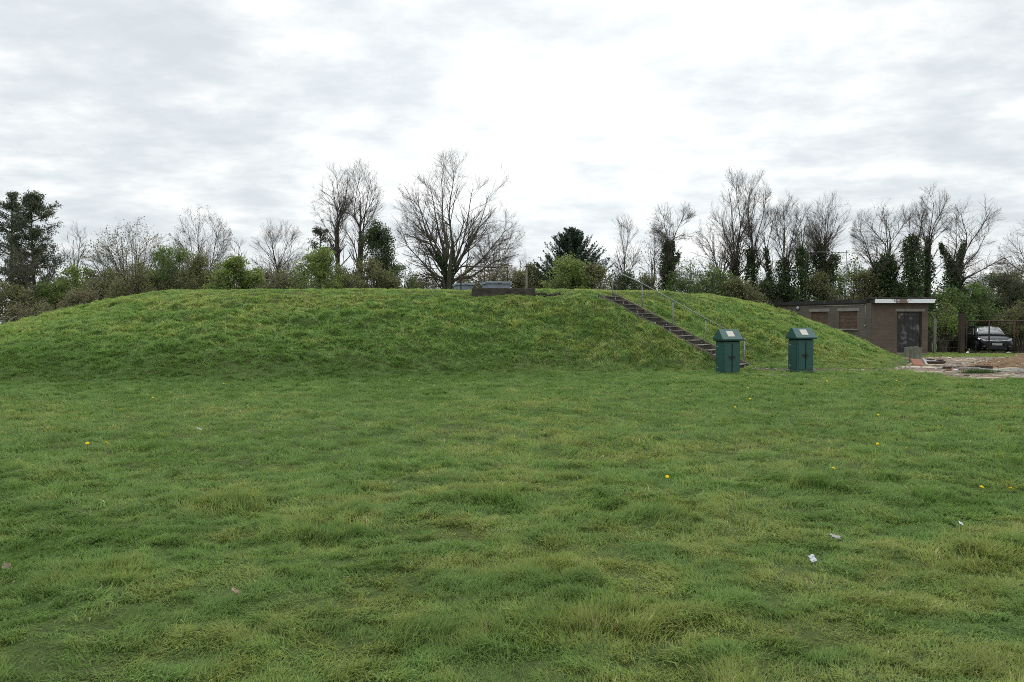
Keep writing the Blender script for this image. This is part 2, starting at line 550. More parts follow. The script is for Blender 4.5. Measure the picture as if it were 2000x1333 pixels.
def brick_material(name, c1, c2, mortar, scale=1.0, blotch=None):
    m, nt, b, out = new_mat(name)
    tc = N(nt, 'ShaderNodeTexCoord')
    sx = N(nt, 'ShaderNodeSeparateXYZ'); nt.links.new(tc.outputs['Object'], sx.inputs[0])
    cx = N(nt, 'ShaderNodeCombineXYZ'); nt.links.new(sx.outputs[0], cx.inputs[0]); nt.links.new(sx.outputs[2], cx.inputs[1])
    br = N(nt, 'ShaderNodeTexBrick')
    br.inputs['Scale'].default_value = scale
    br.inputs['Brick Width'].default_value = 0.225; br.inputs['Row Height'].default_value = 0.075
    br.inputs['Mortar Size'].default_value = 0.008; br.inputs['Mortar Smooth'].default_value = 0.2
    br.inputs['Bias'].default_value = 0.0
    br.inputs['Color1'].default_value = (*c1, 1); br.inputs['Color2'].default_value = (*c2, 1); br.inputs['Mortar'].default_value = (*mortar, 1)
    nt.links.new(cx.outputs[0], br.inputs['Vector'])
    c = br.outputs['Color']
    n = noise(nt, 1.1, 5, 0.65)
    f = ramp(nt, n, [(0.3, (0.72, 0.72, 0.74)), (0.7, (1.15, 1.12, 1.08))])
    c = mix(nt, 1.0, c, f, 'MULTIPLY')
    if blotch:
        n2 = noise(nt, 0.45, 3, 0.5)
        g = ramp(nt, n2, [(0.48, (0, 0, 0)), (0.60, (1, 1, 1))])
        g2 = mix(nt, 0.55, (0, 0, 0), g)
        c = mix(nt, g2, c, blotch)
    nt.links.new(c, b.inputs['Base Color'])
    b.inputs['Roughness'].default_value = 0.92
    bump(nt, b, br.outputs['Fac'], -0.5, 0.01)
    return m


M['brick'] = brick_material('dark_brick', (0.135, 0.098, 0.074), (0.10, 0.075, 0.058), (0.088, 0.074, 0.062))
M['brick_grey'] = brick_material('grey_brick', (0.13, 0.108, 0.085), (0.105, 0.090, 0.072), (0.096, 0.084, 0.07), blotch=(0.13, 0.120, 0.10))
M['brick_infill'] = brick_material('infill_brick', (0.155, 0.10, 0.062), (0.10, 0.068, 0.046), (0.032, 0.025, 0.02))


def fascia_material():
    m, nt, b, out = new_mat('peeling_fascia')
    tc = N(nt, 'ShaderNodeTexCoord')
    n = noise(nt, 3.5, 6, 0.7)
    sx = N(nt, 'ShaderNodeSeparateXYZ'); nt.links.new(tc.outputs['Object'], sx.inputs[0])
    # peeled patch near the middle of the board
    a = N(nt, 'ShaderNodeMath', operation='SUBTRACT'); nt.links.new(sx.outputs[0], a.inputs[0]); a.inputs[1].default_value = 1.42
    a2 = N(nt, 'ShaderNodeMath', operation='ABSOLUTE'); nt.links.new(a.outputs[0], a2.inputs[0])
    a3 = N(nt, 'ShaderNodeMath', operation='MULTIPLY'); nt.links.new(a2.outputs[0], a3.inputs[0]); a3.inputs[1].default_value = 0.42
    a4 = N(nt, 'ShaderNodeMath', operation='SUBTRACT'); nt.links.new(n, a4.inputs[0]); nt.links.new(a3.outputs[0], a4.inputs[1])
    f = ramp(nt, a4.outputs[0], [(0.30, (0, 0, 0)), (0.34, (1, 1, 1))])
    c = mix(nt, f, (0.76, 0.78, 0.80), (0.16, 0.12, 0.10))
    nt.links.new(c, b.inputs['Base Color']); b.inputs['Roughness'].default_value = 0.6
    return m


M['fascia'] = fascia_material()

# ------------------------------------------------------------------ world: overcast sky
SUN_EL, SUN_AZ = R(42), R(3)  # azimuth to the right of +Y
sdir = Vector((math.sin(SUN_AZ) * math.cos(SUN_EL), math.cos(SUN_AZ) * math.cos(SUN_EL), math.sin(SUN_EL)))


def build_world():
    w = bpy.data.worlds.new("World"); SC.world = w; w.use_nodes = True
    nt = w.node_tree
    for n in list(nt.nodes): nt.nodes.remove(n)
    out = N(nt, 'ShaderNodeOutputWorld'); bg = N(nt, 'ShaderNodeBackground')
    bg.inputs['Strength'].default_value = 0.1
    nt.links.new(bg.outputs[0], out.inputs[0])
    sky = N(nt, 'ShaderNodeTexSky'); sky.sky_type = 'NISHITA'; sky.sun_disc = False
    sky.sun_elevation = SUN_EL; sky.sun_rotation = SUN_AZ
    sky.air_density = 1.0; sky.dust_density = 2.0
    tc = N(nt, 'ShaderNodeTexCoord')
    d = tc.outputs['Generated']
    sx = N(nt, 'ShaderNodeSeparateXYZ'); nt.links.new(d, sx.inputs[0])

    def math_(op, a, b=None, clamp=False):
        n = N(nt, 'ShaderNodeMath', operation=op); n.use_clamp = clamp
        for i, v in enumerate((a, b)):
            if v is None: continue
            if isinstance(v, (int, float)): n.inputs[i].default_value = v
            else: nt.links.new(v, n.inputs[i])
        return n.outputs[0]
    z = math_('MAXIMUM', sx.outputs[2], 0.0)
    zz = math_('ADD', z, 0.17)
    u = math_('DIVIDE', sx.outputs[0], zz); v = math_('DIVIDE', sx.outputs[1], zz)
    cx = N(nt, 'ShaderNodeCombineXYZ'); nt.links.new(u, cx.inputs[0]); nt.links.new(v, cx.inputs[1])
    mp = N(nt, 'ShaderNodeMapping'); mp.inputs['Location'].default_value = (3.1, 1.7, 0); mp.inputs['Scale'].default_value = (0.85, 1.0, 1)
    nt.links.new(cx.outputs[0], mp.inputs[0])
    n1 = noise(nt, 3.7, 9, 0.60, vec=mp.outputs[0])
    n2 = noise(nt, 1.05, 5, 0.5, vec=mp.outputs[0])
    s = math_('ADD', math_('MULTIPLY', n1, 0.62), math_('MULTIPLY', n2, 0.38))
    # brighter around the hidden sun
    dt = N(nt, 'ShaderNodeVectorMath', operation='DOT_PRODUCT'); nt.links.new(d, dt.inputs[0])
    gd = Vector((0.06, math.cos(R(19)), math.sin(R(19)))).normalized()
    dt.inputs[1].default_value = tuple(gd)
    glow = math_('SMOOTHSTEP', dt.outputs['Value']) if False else N(nt, 'ShaderNodeMapRange', interpolation_type='SMOOTHSTEP')
    glow.inputs['From Min'].default_value = 0.90; glow.inputs['From Max'].default_value = 1.0
    nt.links.new(dt.outputs['Value'], glow.inputs['Value'])
    s2 = math_('ADD', s, math_('MULTIPLY', glow.outputs[0], 0.03))
    lowz = N(nt, 'ShaderNodeMapRange', interpolation_type='SMOOTHSTEP')
    lowz.inputs['From Min'].default_value = 0.02; lowz.inputs['From Max'].default_value = 0.30
    lowz.inputs['To Min'].default_value = -0.045; lowz.inputs['To Max'].default_value = 0.0
    nt.links.new(sx.outputs[2], lowz.inputs['Value'])
    s2 = math_('ADD', s2, lowz.outputs[0])
    c = ramp(nt, s2, [(0.37, (0.66, 0.715, 0.75)), (0.445, (0.73, 0.78, 0.81)), (0.505, (0.82, 0.86, 0.875)), (0.565, (0.95, 0.965, 0.965)), (0.65, (1.06, 1.06, 1.06))])
    # overall brightness grows towards the sun behind the cloud
    k = math_('ADD', 1.0, math_('MULTIPLY', glow.outputs[0], 0.08))
    # an overcast sky is brightest overhead
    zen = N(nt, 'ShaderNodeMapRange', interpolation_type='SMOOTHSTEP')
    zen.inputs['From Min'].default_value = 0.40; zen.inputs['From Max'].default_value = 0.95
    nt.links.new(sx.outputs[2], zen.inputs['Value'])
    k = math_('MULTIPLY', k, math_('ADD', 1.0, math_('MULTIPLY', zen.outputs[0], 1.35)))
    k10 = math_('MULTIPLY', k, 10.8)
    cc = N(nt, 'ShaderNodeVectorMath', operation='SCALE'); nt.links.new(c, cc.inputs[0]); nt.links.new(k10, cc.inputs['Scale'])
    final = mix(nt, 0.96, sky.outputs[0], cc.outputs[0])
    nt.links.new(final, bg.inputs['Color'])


build_world()
sl = bpy.data.lights.new("sun", 'SUN'); so = bpy.data.objects.new("sun", sl); COL.objects.link(so)
sl.energy = 1.2; sl.angle = R(28); sl.color = (1.0, 0.96, 0.9)
so.rotation_euler = (-sdir).to_track_quat('-Z', 'Y').to_euler()
so.location = (0, -10, 60)

# ------------------------------------------------------------------ ground sheets


def axis(breaks):
    out = []
    for a, b, st in breaks:
        out.append(np.arange(a, b, st))
    out.append(np.array([breaks[-1][1]]))
    return np.concatenate(out)


def grid_mesh(name, xs, ys, zf, keep=None):
    X, Y = np.meshgrid(xs, ys)
    Z = zf(X, Y)
    V = np.stack([X.ravel(), Y.ravel(), Z.ravel()], 1)
    ny, nx = X.shape
    i = np.arange(ny - 1)[:, None] * nx + np.arange(nx - 1)[None, :]
    Q = np.stack([i, i + 1, i + 1 + nx, i + nx], -1).reshape(-1, 4)
    if keep is not None:
        kv = keep(X, Y).ravel()
        Q = Q[kv[Q].any(1)]
        used = np.unique(Q); remap = -np.ones(len(V), dtype=np.int64); remap[used] = np.arange(len(used))
        V = V[used]; Q = remap[Q]
    return mesh_np(name, V, Q=Q, smooth=True)


xs = axis([(-900, -60, 60), (-60, -34, 2), (-34, 34, 0.2), (34, 60, 2), (60, 960, 60)])
ys = axis([(-120, -10, 10), (-10, 1, 1), (1, 26, 0.16), (26, 60, 1.0), (60, 2000, 90)])
g = link('ground', grid_mesh('ground', xs, ys, lawn), M['ground'])
tag(g, 'flat rough lawn stretching from the camera to the mound and beyond', 'ground', kind='structure')

ST0, ST1 = np.array([8.25, 24.95]), np.array([3.92, 27.8])
sd_ = (ST1 - ST0) / np.linalg.norm(ST1 - ST0); sn_ = np.array([sd_[1], -sd_[0]])
if sn_[1] < 0: sn_ = -sn_
SLEN = float(np.linalg.norm(ST1 - ST0)); SW = 1.2


def stair_cut(x, y):
    ls = (x - ST0[0]) * sd_[0] + (y - ST0[1]) * sd_[1]
    lt = (x - ST0[0]) * sn_[0] + (y - ST0[1]) * sn_[1]
    return sstep(-.25, -.1, ls) * (1 - sstep(SLEN - .12, SLEN + .02, ls)) * sstep(-SW - .0, -SW + .12, lt) * (1 - sstep(0.0, .10, lt))


mx = axis([(-38, 2, 0.14), (2, 9, 0.08), (9, 22, 0.14)]); my = axis([(16, 34, 0.09), (34, 58, 0.3)])


def mound_z(x, y):
    m = mound(x, y)
    return lawn(x, y) + m + mound_bumps(x, y, m) - hollow(x, y) - 0.04 * (1 - sstep(0.0, 0.05, m)) - 0.40 * stair_cut(x, y)


mo = link('grassy_mound', grid_mesh('grassy_mound', mx, my, mound_z, keep=lambda x, y: mound(x, y) > 0.004), M['ground'])
tag(mo, 'broad flat-topped grass covered earth mound across the middle of the field', 'mound', kind='structure')

yx = axis([(11.5, 45, 0.14)]); yy = axis([(18.8, 36, 0.11)])


def yard_z(x, y):
    return lawn(x, y) + 0.012 + (fbm(x * 1.3, y * 2.0, 5, 3) - 0.42) * 0.07 + (fbm(x * 5, y * 6, 8, 2) - 0.5) * 0.04 - 0.10 * (1 - sstep(0.1, 0.5, yard_mask(x, y)))


yd = link('dirt_yard', grid_mesh('dirt_yard', yx, yy, yard_z, keep=lambda x, y: yard_mask(x, y) > 0.1), M['dirt'])
tag(yd, 'bare patch of brown dirt, grey hardcore and sand in front of the brick hut and gate', 'dirt yard', kind='structure')

# strip of bare rubble soil along the mound foot by the cabinets


def strip_mask(x, y):
    c = 23.75 + np.where(x > 9, (x - 9) * 0.10, (9 - x) * 0.35) + np.where(x > 12.5, (x - 12.5) * 0.5, 0)
    e = (fbm(x * 1.6, y * 1.6, 41, 3) - 0.5) * 0.8
    wdt = 0.42 + e * 0.5
    return (1 - sstep(wdt * 0.5, wdt, np.abs(y - c))) * sstep(7.9, 8.4, x + e * .3) * (1 - sstep(15.2, 16.0, x))


# ------------------------------------------------------------------ grass
def grass_cols(n, x, y, mnd, mv):
    """per-blade colour: lush green / olive / straw mixed in natural patches"""
    p = fbm(x * 0.33 + 9, y * 0.45, 51, 3)
    q = fbm(x * 2.3, y * 3.0, 57, 3)
    lush = np.array([0.122, 0.208, 0.048]); mid = np.array([0.172, 0.270, 0.074]); olive = np.array([0.258, 0.306, 0.084]); straw = np.array([0.52, 0.46, 0.25])
    # greener on the lawn by the mound foot, more olive close to the camera and on the crest
    dry = 0.30 * p + 0.48 * q + 0.115
    dry = dry + 0.05 * sstep(9, 4, y) - 0.04 * sstep(7, 4, y) * sstep(2, -2, x) + 0.0 * mv + 0.07 * sstep(21.5, 27, y) - 0.05 * sstep(10, 15, y) * (1 - sstep(19, 23, y))
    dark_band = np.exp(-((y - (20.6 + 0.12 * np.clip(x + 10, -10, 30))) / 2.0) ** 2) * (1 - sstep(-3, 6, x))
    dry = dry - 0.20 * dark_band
    cl = vnoise(x * 7.0, y * 8.0, 141)
    r = dry + RNG.normal(0, 0.045, n) + (cl - 0.5) * 0.16
    t1 = sstep(0.30, 0.50, r)[:, None]; t2 = sstep(0.50, 0.68, r)[:, None]
    c = lush * (1 - t1) + mid * t1
    c = c * (1 - t2) + olive * t2
    s = RNG.random(n) < (0.004 + 0.07 * sstep(0.58, 0.76, dry + 0.1 * (cl - .5)))
    c[s] = straw * RNG.uniform(0.6, 1.1, (s.sum(), 1))
    c *= RNG.uniform(0.90, 1.10, (n, 1)) * (0.74 + 0.26 * vnoise(x * 4.2, y * 5.0, 149) + 0.26 * vnoise(x * 10.5, y * 12.0, 151))[:, None]
    c = c * (1 - 0.10 * dark_band[:, None]) * (1.0 - 0.06 * sstep(7.5, 3.5, y)[:, None]) * (1.06 + 0.26 * mv[:, None])  # tint dimmed near camera for dark gaps, raised on mound to offset slope shading
    return c


TUFTS = [at(1815, 985, 6.45), at(1600, 968, 6.9), at(430, 1000, 6.2), at(980, 990, 6.4), at(1050, 1135, 4.5), at(860, 1290, 3.6), at(1150, 1240, 3.8), at(1950, 1110, 4.8),
         at(300, 875, 9), at(1450, 860, 9.8), at(200, 1180, 4.4), at(620, 1050, 5.4), at(1300, 1020, 5.9)]


def make_blades(x, y, isM):
    n = len(x)
    z = ground_z(x, y)
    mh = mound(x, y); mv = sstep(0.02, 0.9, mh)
    D = np.hypot(x, y)
    tus = fbm(x * 2.4, y * 3.4, 61, 3)
    tus2 = fbm(x * 7.5, y * 9.5, 67, 2)
    L = 0.040 + 0.030 * sstep(0.42, 0.72, tus) + 0.050 * sstep(0.42, 0.72, tus2)
    L = L * (1 + 0.35 * mv - 0.65 * sstep(2.3, 2.75, mh)) * (1 - 0.26 * sstep(9, 4, y))
    big = np.zeros(n)
    for t in TUFTS:
        big = np.maximum(big, np.exp(-(((x - t[0]) / 0.34) ** 2 + ((y - t[1]) / 0.26) ** 2)))
    L = L * (1 + 0.8 * big)
    L = L * RNG.uniform(0.65, 1.30, n) * (1 + 0.15 * sstep(8, 24, D))
    L *= 1 - 0.6 * sstep(0.1, 0.9, yard_mask(x, y)) * (0.0 if isM else 1.0)
    W = (0.0028 + 0.0018 * RNG.random(n)) * (1 + 0.30 * sstep(9, 4, y)) * np.where(RNG.random(n) < 0.14, 1.9, 1.0) * np.maximum(1.0, D / 4.2) ** 0.78
    # lean direction: coherent swirls + random; downhill on the mound
    ang = fbm(x * 1.5, y * 1.9, 77, 3) * 5 * math.pi + RNG.normal(0, 1, n) * (0.6 + 0.45 * sstep(9, 4, y))
    lean = np.clip(RNG.normal(0.98, 0.26, n) + 0.35 * (vnoise(x * 3.1, y * 3.9, 83) - 0.5) - 0.3 * big, 0.05, 1.45)
    dx, dy = np.cos(ang), np.sin(ang)
    if isM:
        dy = dy * (1 - .1 * mv) - 0.35 * mv; k = np.hypot(dx, dy) + 1e-6; dx /= k; dy /= k
    h = np.stack([dx, dy, np.zeros(n)], 1)
    up = np.array([0, 0, 1.0])
    a1 = (lean * 0.45)[:, None]; a2 = (lean * 1.25)[:, None]
    p0 = np.stack([x, y, z - 0.012], 1)
    p1 = p0 + (up * np.cos(a1) + h * np.sin(a1)) * (L * 0.55)[:, None]
    p2 = p1 + (up * np.cos(a2) + h * np.sin(a2)) * (L * 0.55)[:, None]
    wa = RNG.uniform(0, 2 * math.pi, n)
    # width axis roughly perpendicular to the lean
    side = np.stack([-h[:, 1], h[:, 0], np.zeros(n)], 1)
    rnd = np.stack([np.cos(wa), np.sin(wa), np.zeros(n)], 1)
    side = side + rnd * 0.7
    side /= np.linalg.norm(side, axis=1, keepdims=True) + 1e-9
    w0 = side * (W * 0.5)[:, None]
    V = np.stack([p0 - w0, p0 + w0, p1 + w0 * 0.85, p1 - w0 * 0.85, p2], 1).reshape(-1, 3)
    i = np.arange(n) * 5
    Q = np.stack([i, i + 1, i + 2, i + 3], 1)
    T = np.stack([i + 3, i + 2, i + 4], 1)
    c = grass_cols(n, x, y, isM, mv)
    return V, Q, T, np.concatenate([c, c])


GD = 1.9


def sample_grass():
    bands = np.concatenate([np.arange(2.2, 12, 0.6), np.arange(12, 42.1, 1.5)])
    X, Y = [], []
    for a, b in zip(bands[:-1], bands[1:]):
        ym = (a + b) / 2
        hw = ym * 0.72 * 1.12 + 1.2
        dens = GD * 3300 * min(1.0, (4.6 / ym)) ** 1.32 * (1 + 1.5 * float(sstep(12, 23, ym))) * (1 + 1.0 * float(sstep(9, 5, ym)))
        k = int(dens * (b - a) * 2 * hw)
        X.append(RNG.uniform(-hw, hw, k)); Y.append(RNG.uniform(a, b, k))
    # a thinner margin outside the frame, for views from a step to the side
    k = int(dens * 0.45 * (b - a) * 2 * 3.4)
    xo = RNG.uniform(hw, hw + 3.4, k) * np.where(RNG.random(k) < 0.5, -1, 1)
    X.append(xo); Y.append(RNG.uniform(a, b, k))
    return np.concatenate(X), np.concatenate(Y)


gx, gy = sample_grass()
m_ = mound(gx, gy)
keep = np.ones(len(gx), bool)
ym_ = yard_mask(gx, gy) * (1 - sstep(0.03, 0.10, m_))
keep &= ~((gy > 36) & (gx < 9))
keep &= ~((gx > 19.2 - 0.45 * (gy - 38) / .893 - .2) & (gy > 37.75) & (gx < 22.3))
gp_ = sstep(0.56, 0.66, fbm(gx * 0.7 + 4, gy * 1.5, 63, 3)) * (1 - sstep(27, 29, gy))
keep &= RNG.random(len(gx)) > np.clip(ym_ * 1.25, 0, 0.975 - 0.35 * gp_)
sm_ = strip_mask(gx, gy)
keep &= RNG.random(len(gx)) > sm_ * 1.15
# hidden back of the mound: thin out, building floor: none
keep &= ~((gy > 31.5) & (m_ > 2.78) & (RNG.random(len(gx)) < 0.6))
# stairs footprint
ls = (gx - ST0[0]) * sd_[0] + (gy - ST0[1]) * sd_[1]
lt = (gx - ST0[0]) * sn_[0] + (gy - ST0[1]) * sn_[1]
keep &= ~((ls > -0.15) & (ls < SLEN + 0.25) & (lt > -SW - 0.02) & (lt < 0.16))
# plinth footprint
keep &= ~((gx > -1.62) & (gx < 0.95) & (gy > 27.22) & (gy < 31.0))
keep &= ~((((gx - 1.45) / 0.62) ** 2 + ((gy - 27.35) / 0.30) ** 2 < 1) & (RNG.random(len(gx)) < 0.9))
# bare scuffs
scuff = fbm(gx * 2.6, gy * 3.4, 91, 3)
keep &= ~((scuff > 0.70) & (RNG.random(len(gx)) < 0.7))
gx, gy, m_ = gx[keep], gy[keep], m_[keep]
isM = m_ > 0.12
for nm, sel, lab, fl in (('lawn_grass', ~isM, 'short uneven green grass of the lawn in front of the mound', False),
                         ('mound_grass', isM, 'tussocky grass covering the slope and top of the mound', True)):
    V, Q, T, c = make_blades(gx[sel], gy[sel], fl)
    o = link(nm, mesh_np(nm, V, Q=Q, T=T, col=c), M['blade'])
    tag(o, lab, 'grass', kind='stuff')
print('blades', len(gx))

# darker clover / weed patches: broad small leaves in the lawn and at the mound foot
k = 5200
wy = RNG.uniform(3.0, 23, k * 3); wx = RNG.uniform(-1, 1, k * 3) * (wy * 0.78 + 1)
wn = fbm(wx * 1.1, wy * 1.3, 133, 3) + 0.12 * np.exp(-((wy - 20.5) / 2.2) ** 2) * (wx < 0)
ok = (wn > 0.60) & (yard_mask(wx, wy) < 0.2)
wx, wy = wx[ok][:k], wy[ok][:k]


def leaf_quads(P, size, nrm=None, aspect=0.6, up_bias=0.0):
    """rhombus leaves at points P; size (n,)"""
    n = len(P)
    a = RNG.normal(0, 1, (n, 3)); a /= np.linalg.norm(a, axis=1, keepdims=True)
    b = RNG.normal(0, 1, (n, 3))
    if up_bias:
        nn = np.cross(a, b); nn /= np.linalg.norm(nn, axis=1, keepdims=True) + 1e-9
        nn = nn + np.array([0, 0, up_bias]); nn /= np.linalg.norm(nn, axis=1, keepdims=True)
        a = np.cross(nn, RNG.normal(0, 1, (n, 3))); a /= np.linalg.norm(a, axis=1, keepdims=True) + 1e-9
        b = np.cross(nn, a)
    else:
        b = b - (a * b).sum(1, keepdims=True) * a; b /= np.linalg.norm(b, axis=1, keepdims=True) + 1e-9
    s = np.asarray(size)[:, None]
    w = s * aspect * 0.5
    V = np.stack([P - a * s * 0.5, P + b * w, P + a * s * 0.5, P - b * w], 1).reshape(-1, 3)
    i = np.arange(n) * 4
    return V, np.stack([i, i + 1, i + 2, i + 3], 1)


wz = ground_z(wx, wy) + RNG.uniform(0.02, 0.05, len(wx))
V, Q = leaf_quads(np.stack([wx, wy, wz], 1), RNG.uniform(0.012, 0.026, len(wx)) * np.maximum(1, wy / 9), aspect=0.8, up_bias=1.2)
wc = np.array([0.11, 0.21, 0.045]) * RNG.uniform(0.7, 1.25, (len(wx), 1))
o = link('clover', mesh_np('clover', V, Q=Q, col=wc), M['blade'])
tag(o, 'dark green broad-leaved weeds growing in the lawn', 'weeds', kind='stuff')

# ------------------------------------------------------------------ stones / rubble (stuff)


def stones(P, size):
    """squashed, jittered octahedra-ish stones"""
    n = len(P)
    base = np.array([[1, 0, 0], [0, 1, 0], [-1, 0, 0], [0, -1, 0], [0, 0, 1], [.7, .7, .6], [-.7, .6, .6], [-.6, -.7, .6], [.7, -.6, .6]], dtype=np.float64)
    F = np.array([[0, 1, 5], [1, 2, 6], [2, 3, 7], [3, 0, 8], [5, 1, 6], [6, 2, 7], [7, 3, 8], [8, 0, 5], [5, 6, 4], [6, 7, 4], [7, 8, 4], [8, 5, 4]])
    a = RNG.uniform(0, 2 * math.pi, n); ca, sa = np.cos(a), np.sin(a)
    b = base[None] * RNG.uniform(0.65, 1.35, (n, len(base), 3)) * np.stack([np.ones(n), RNG.uniform(.5, 1, n), RNG.uniform(.35, .7, n)], 1)[:, None, :]
    x = b[..., 0] * ca[:, None] - b[..., 1] * sa[:, None]; y = b[..., 0] * sa[:, None] + b[..., 1] * ca[:, None]
    V = np.stack([x, y, b[..., 2]], -1) * np.asarray(size)[:, None, None] + P[:, None, :]
    T = (F[None] + (np.arange(n) * len(base))[:, None, None]).reshape(-1, 3)
    return V.reshape(-1, 3), T, len(F)


sx_ = RNG.uniform(12, 31, 60000); sy_ = RNG.uniform(19.4, 35.5, 60000)
pr = yard_mask(sx_, sy_) * (0.03 + 0.55 * sstep(0.5, 0.75, fbm(sx_ * 0.8, sy_ * 1.4, 19, 3)))
ok = RNG.random(60000) < pr
sx_, sy_ = sx_[ok][:9000], sy_[ok][:9000]
tx = RNG.uniform(7.8, 15.8, 90000); ty = RNG.uniform(23, 28, 90000)
ok = RNG.random(90000) < strip_mask(tx, ty)
tx, ty = tx[ok][:6000], ty[ok][:6000]
PX = np.concatenate([sx_, tx]); PY = np.concatenate([sy_, ty])
PZ = np.concatenate([yard_z(sx_, sy_), ground_z(tx, ty)])
ssz = np.clip(RNG.lognormal(-3.75, 0.55, len(PX)), 0.010, 0.10)
ssz[len(sx_):] *= 0.62
V, T, nf = stones(np.stack([PX, PY, PZ], 1), ssz)
pal = np.array([[0.24, 0.19, 0.14], [0.16, 0.12, 0.09], [0.33, 0.30, 0.26], [0.22, 0.12, 0.08], [0.42, 0.38, 0.31], [0.12, 0.11, 0.10], [0.55, 0.52, 0.47]])
cc = pal[RNG.choice(len(pal), len(PX), p=[.27, .24, .16, .12, .09, .09, .03])] * RNG.uniform(0.75, 1.2, (len(PX), 1))
cc[len(sx_):] *= 0.62
o = link('rubble', mesh_np('rubble', V, T=T, col=np.repeat(cc, nf, 0)), M['stone'])
tag(o, 'scattered broken stones and brick fragments over the bare dirt', 'rubble', kind='stuff')

# ------------------------------------------------------------------ tree machinery


def catmull(pts, n):
    P = np.array(pts, dtype=np.float64)
    if len(P) == 2:
        t = np.linspace(0, 1, n)[:, None]; return P[0] * (1 - t) + P[1] * t
    d = np.linalg.norm(np.diff(P, axis=0), axis=1); s = np.concatenate([[0], np.cumsum(d)])
    t = np.linspace(0, s[-1], n)
    Pp = np.vstack([2 * P[0] - P[1], P, 2 * P[-1] - P[-2]])
    idx = np.clip(np.searchsorted(s, t, side='right') - 1, 0, len(P) - 2)
    u = ((t - s[idx]) / np.maximum(d[idx], 1e-6))[:, None]
    p0, p1, p2, p3 = Pp[idx], Pp[idx + 1], Pp[idx + 2], Pp[idx + 3]
    return 0.5 * (2 * p1 + (p2 - p0) * u + (2 * p0 - 5 * p1 + 4 * p2 - p3) * u ** 2 + (3 * p1 - p0 - 3 * p2 + p3) * u ** 3)


def tubes(groups):
    """groups: list of (pts (N,n,3), rad (N,n), sides) -> V, Q"""
    Vs, Qs, off = [], [], 0
    for P, Rr, k in groups:
        if len(P) == 0: continue
        Nn, n, _ = P.shape
        t = np.empty_like(P)
        t[:, 1:-1] = P[:, 2:] - P[:, :-2]; t[:, 0] = P[:, 1] - P[:, 0]; t[:, -1] = P[:, -1] - P[:, -2]
        t /= np.linalg.norm(t, axis=-1, keepdims=True) + 1e-9
        ref = np.where(np.abs(t[..., 2:3]) < 0.92, np.array([0, 0, 1.0]), np.array([1.0, 0, 0]))
        a = np.cross(t, ref); a /= np.linalg.norm(a, axis=-1, keepdims=True) + 1e-9
        b = np.cross(t, a)
        th = np.arange(k) * 2 * math.pi / k
        V = P[:, :, None, :] + (a[:, :, None, :] * np.cos(th)[None, None, :, None] + b[:, :, None, :] * np.sin(th)[None, None, :, None]) * Rr[:, :, None, None]
        idx = np.arange(Nn * n * k).reshape(Nn, n, k)
        i0 = idx[:, :-1, :]; i1 = idx[:, 1:, :]
        Q = np.stack([i0, np.roll(i0, -1, 2), np.roll(i1, -1, 2), i1], -1).reshape(-1, 4) + off
        Vs.append(V.reshape(-1, 3)); Qs.append(Q); off += Nn * n * k
    return np.concatenate(Vs), np.concatenate(Qs)


def env_dist(P, D, c, r):
    """distance from P along unit D to ellipsoid surface"""
    p = (P - c) / r; d = D / r
    A = (d * d).sum(1); B = (p * d).sum(1); C = (p * p).sum(1) - 1
    disc = np.maximum(B * B - A * C, 0)
    return np.clip((-B + np.sqrt(disc)) / A, 0.0, 50)


def children(P, Rr, count, t0, ang, Lfun, nseg, wig, trop, rratio, rmin, env, outb=0.0):
    """grow COUNT children in all from the parent polylines."""
    Nn, n, _ = P.shape
    seglen = np.linalg.norm(np.diff(P, axis=1), axis=-1).sum(1)
    w = seglen / seglen.sum()
    pi = RNG.choice(Nn, count * 4, p=w)
    t = t0 + (0.99 - t0) * RNG.random(count * 4) ** 0.85
    f = t * (n - 1); i = np.minimum(f.astype(int), n - 2); u = (f - i)[:, None]
    pos = P[pi, i] * (1 - u) + P[pi, i + 1] * u
    # favour the outer, upper crown
    q = (pos - env[0]) / env[1]
    qr = np.linalg.norm(q, axis=1)
    wt = 0.05 + sstep(0.05, 0.8, qr) * np.where(q[:, 2] < -0.35, 0.35 + 0.65 * sstep(0.3, 0.8, np.hypot(q[:, 0], q[:, 1])), 1.0)
    kk = RNG.choice(count * 4, count, replace=False, p=wt / wt.sum())
    pi, t, i, u, pos = pi[kk], t[kk], i[kk], u[kk], pos[kk]
    rad = Rr[pi, i] * (1 - u[:, 0]) + Rr[pi, i + 1] * u[:, 0]
    tan = P[pi, i + 1] - P[pi, i]; tan /= np.linalg.norm(tan, axis=1, keepdims=True) + 1e-9
    rv = RNG.normal(0, 1, (count, 3))
    c, r = env
    outv = pos - c; outv /= np.linalg.norm(outv, axis=1, keepdims=True) + 1e-9
    rv = rv + outv * outb
    rv = rv - (rv * tan).sum(1, keepdims=True) * tan; rv /= np.linalg.norm(rv, axis=1, keepdims=True) + 1e-9
    A = RNG.uniform(ang[0], ang[1], count)[:, None]
    D = tan * np.cos(A) + rv * np.sin(A)
    D[:, 2] += trop * 0.5
    D /= np.linalg.norm(D, axis=1, keepdims=True)
    L = Lfun(t) * RNG.uniform(0.6, 1.25, count)
    ed = env_dist(pos, D, c, r)
    L = np.minimum(L, ed * RNG.uniform(0.75, 1.08, count) + 0.18 * Lfun(t))
    pts = [pos]; cur = pos; d = D
    st = (L / (nseg - 1))[:, None]
    for s in range(nseg - 1):
        d = d + RNG.normal(0, wig, (count, 3)); d[:, 2] += trop * 0.35
        d /= np.linalg.norm(d, axis=1, keepdims=True)
        cur = cur + d * st; pts.append(cur)
    PP = np.stack(pts, 1)
    r0 = np.maximum(rad * rratio, rmin)
    prof = np.linspace(1, 0.45, nseg)
    return PP, r0[:, None] * prof[None]


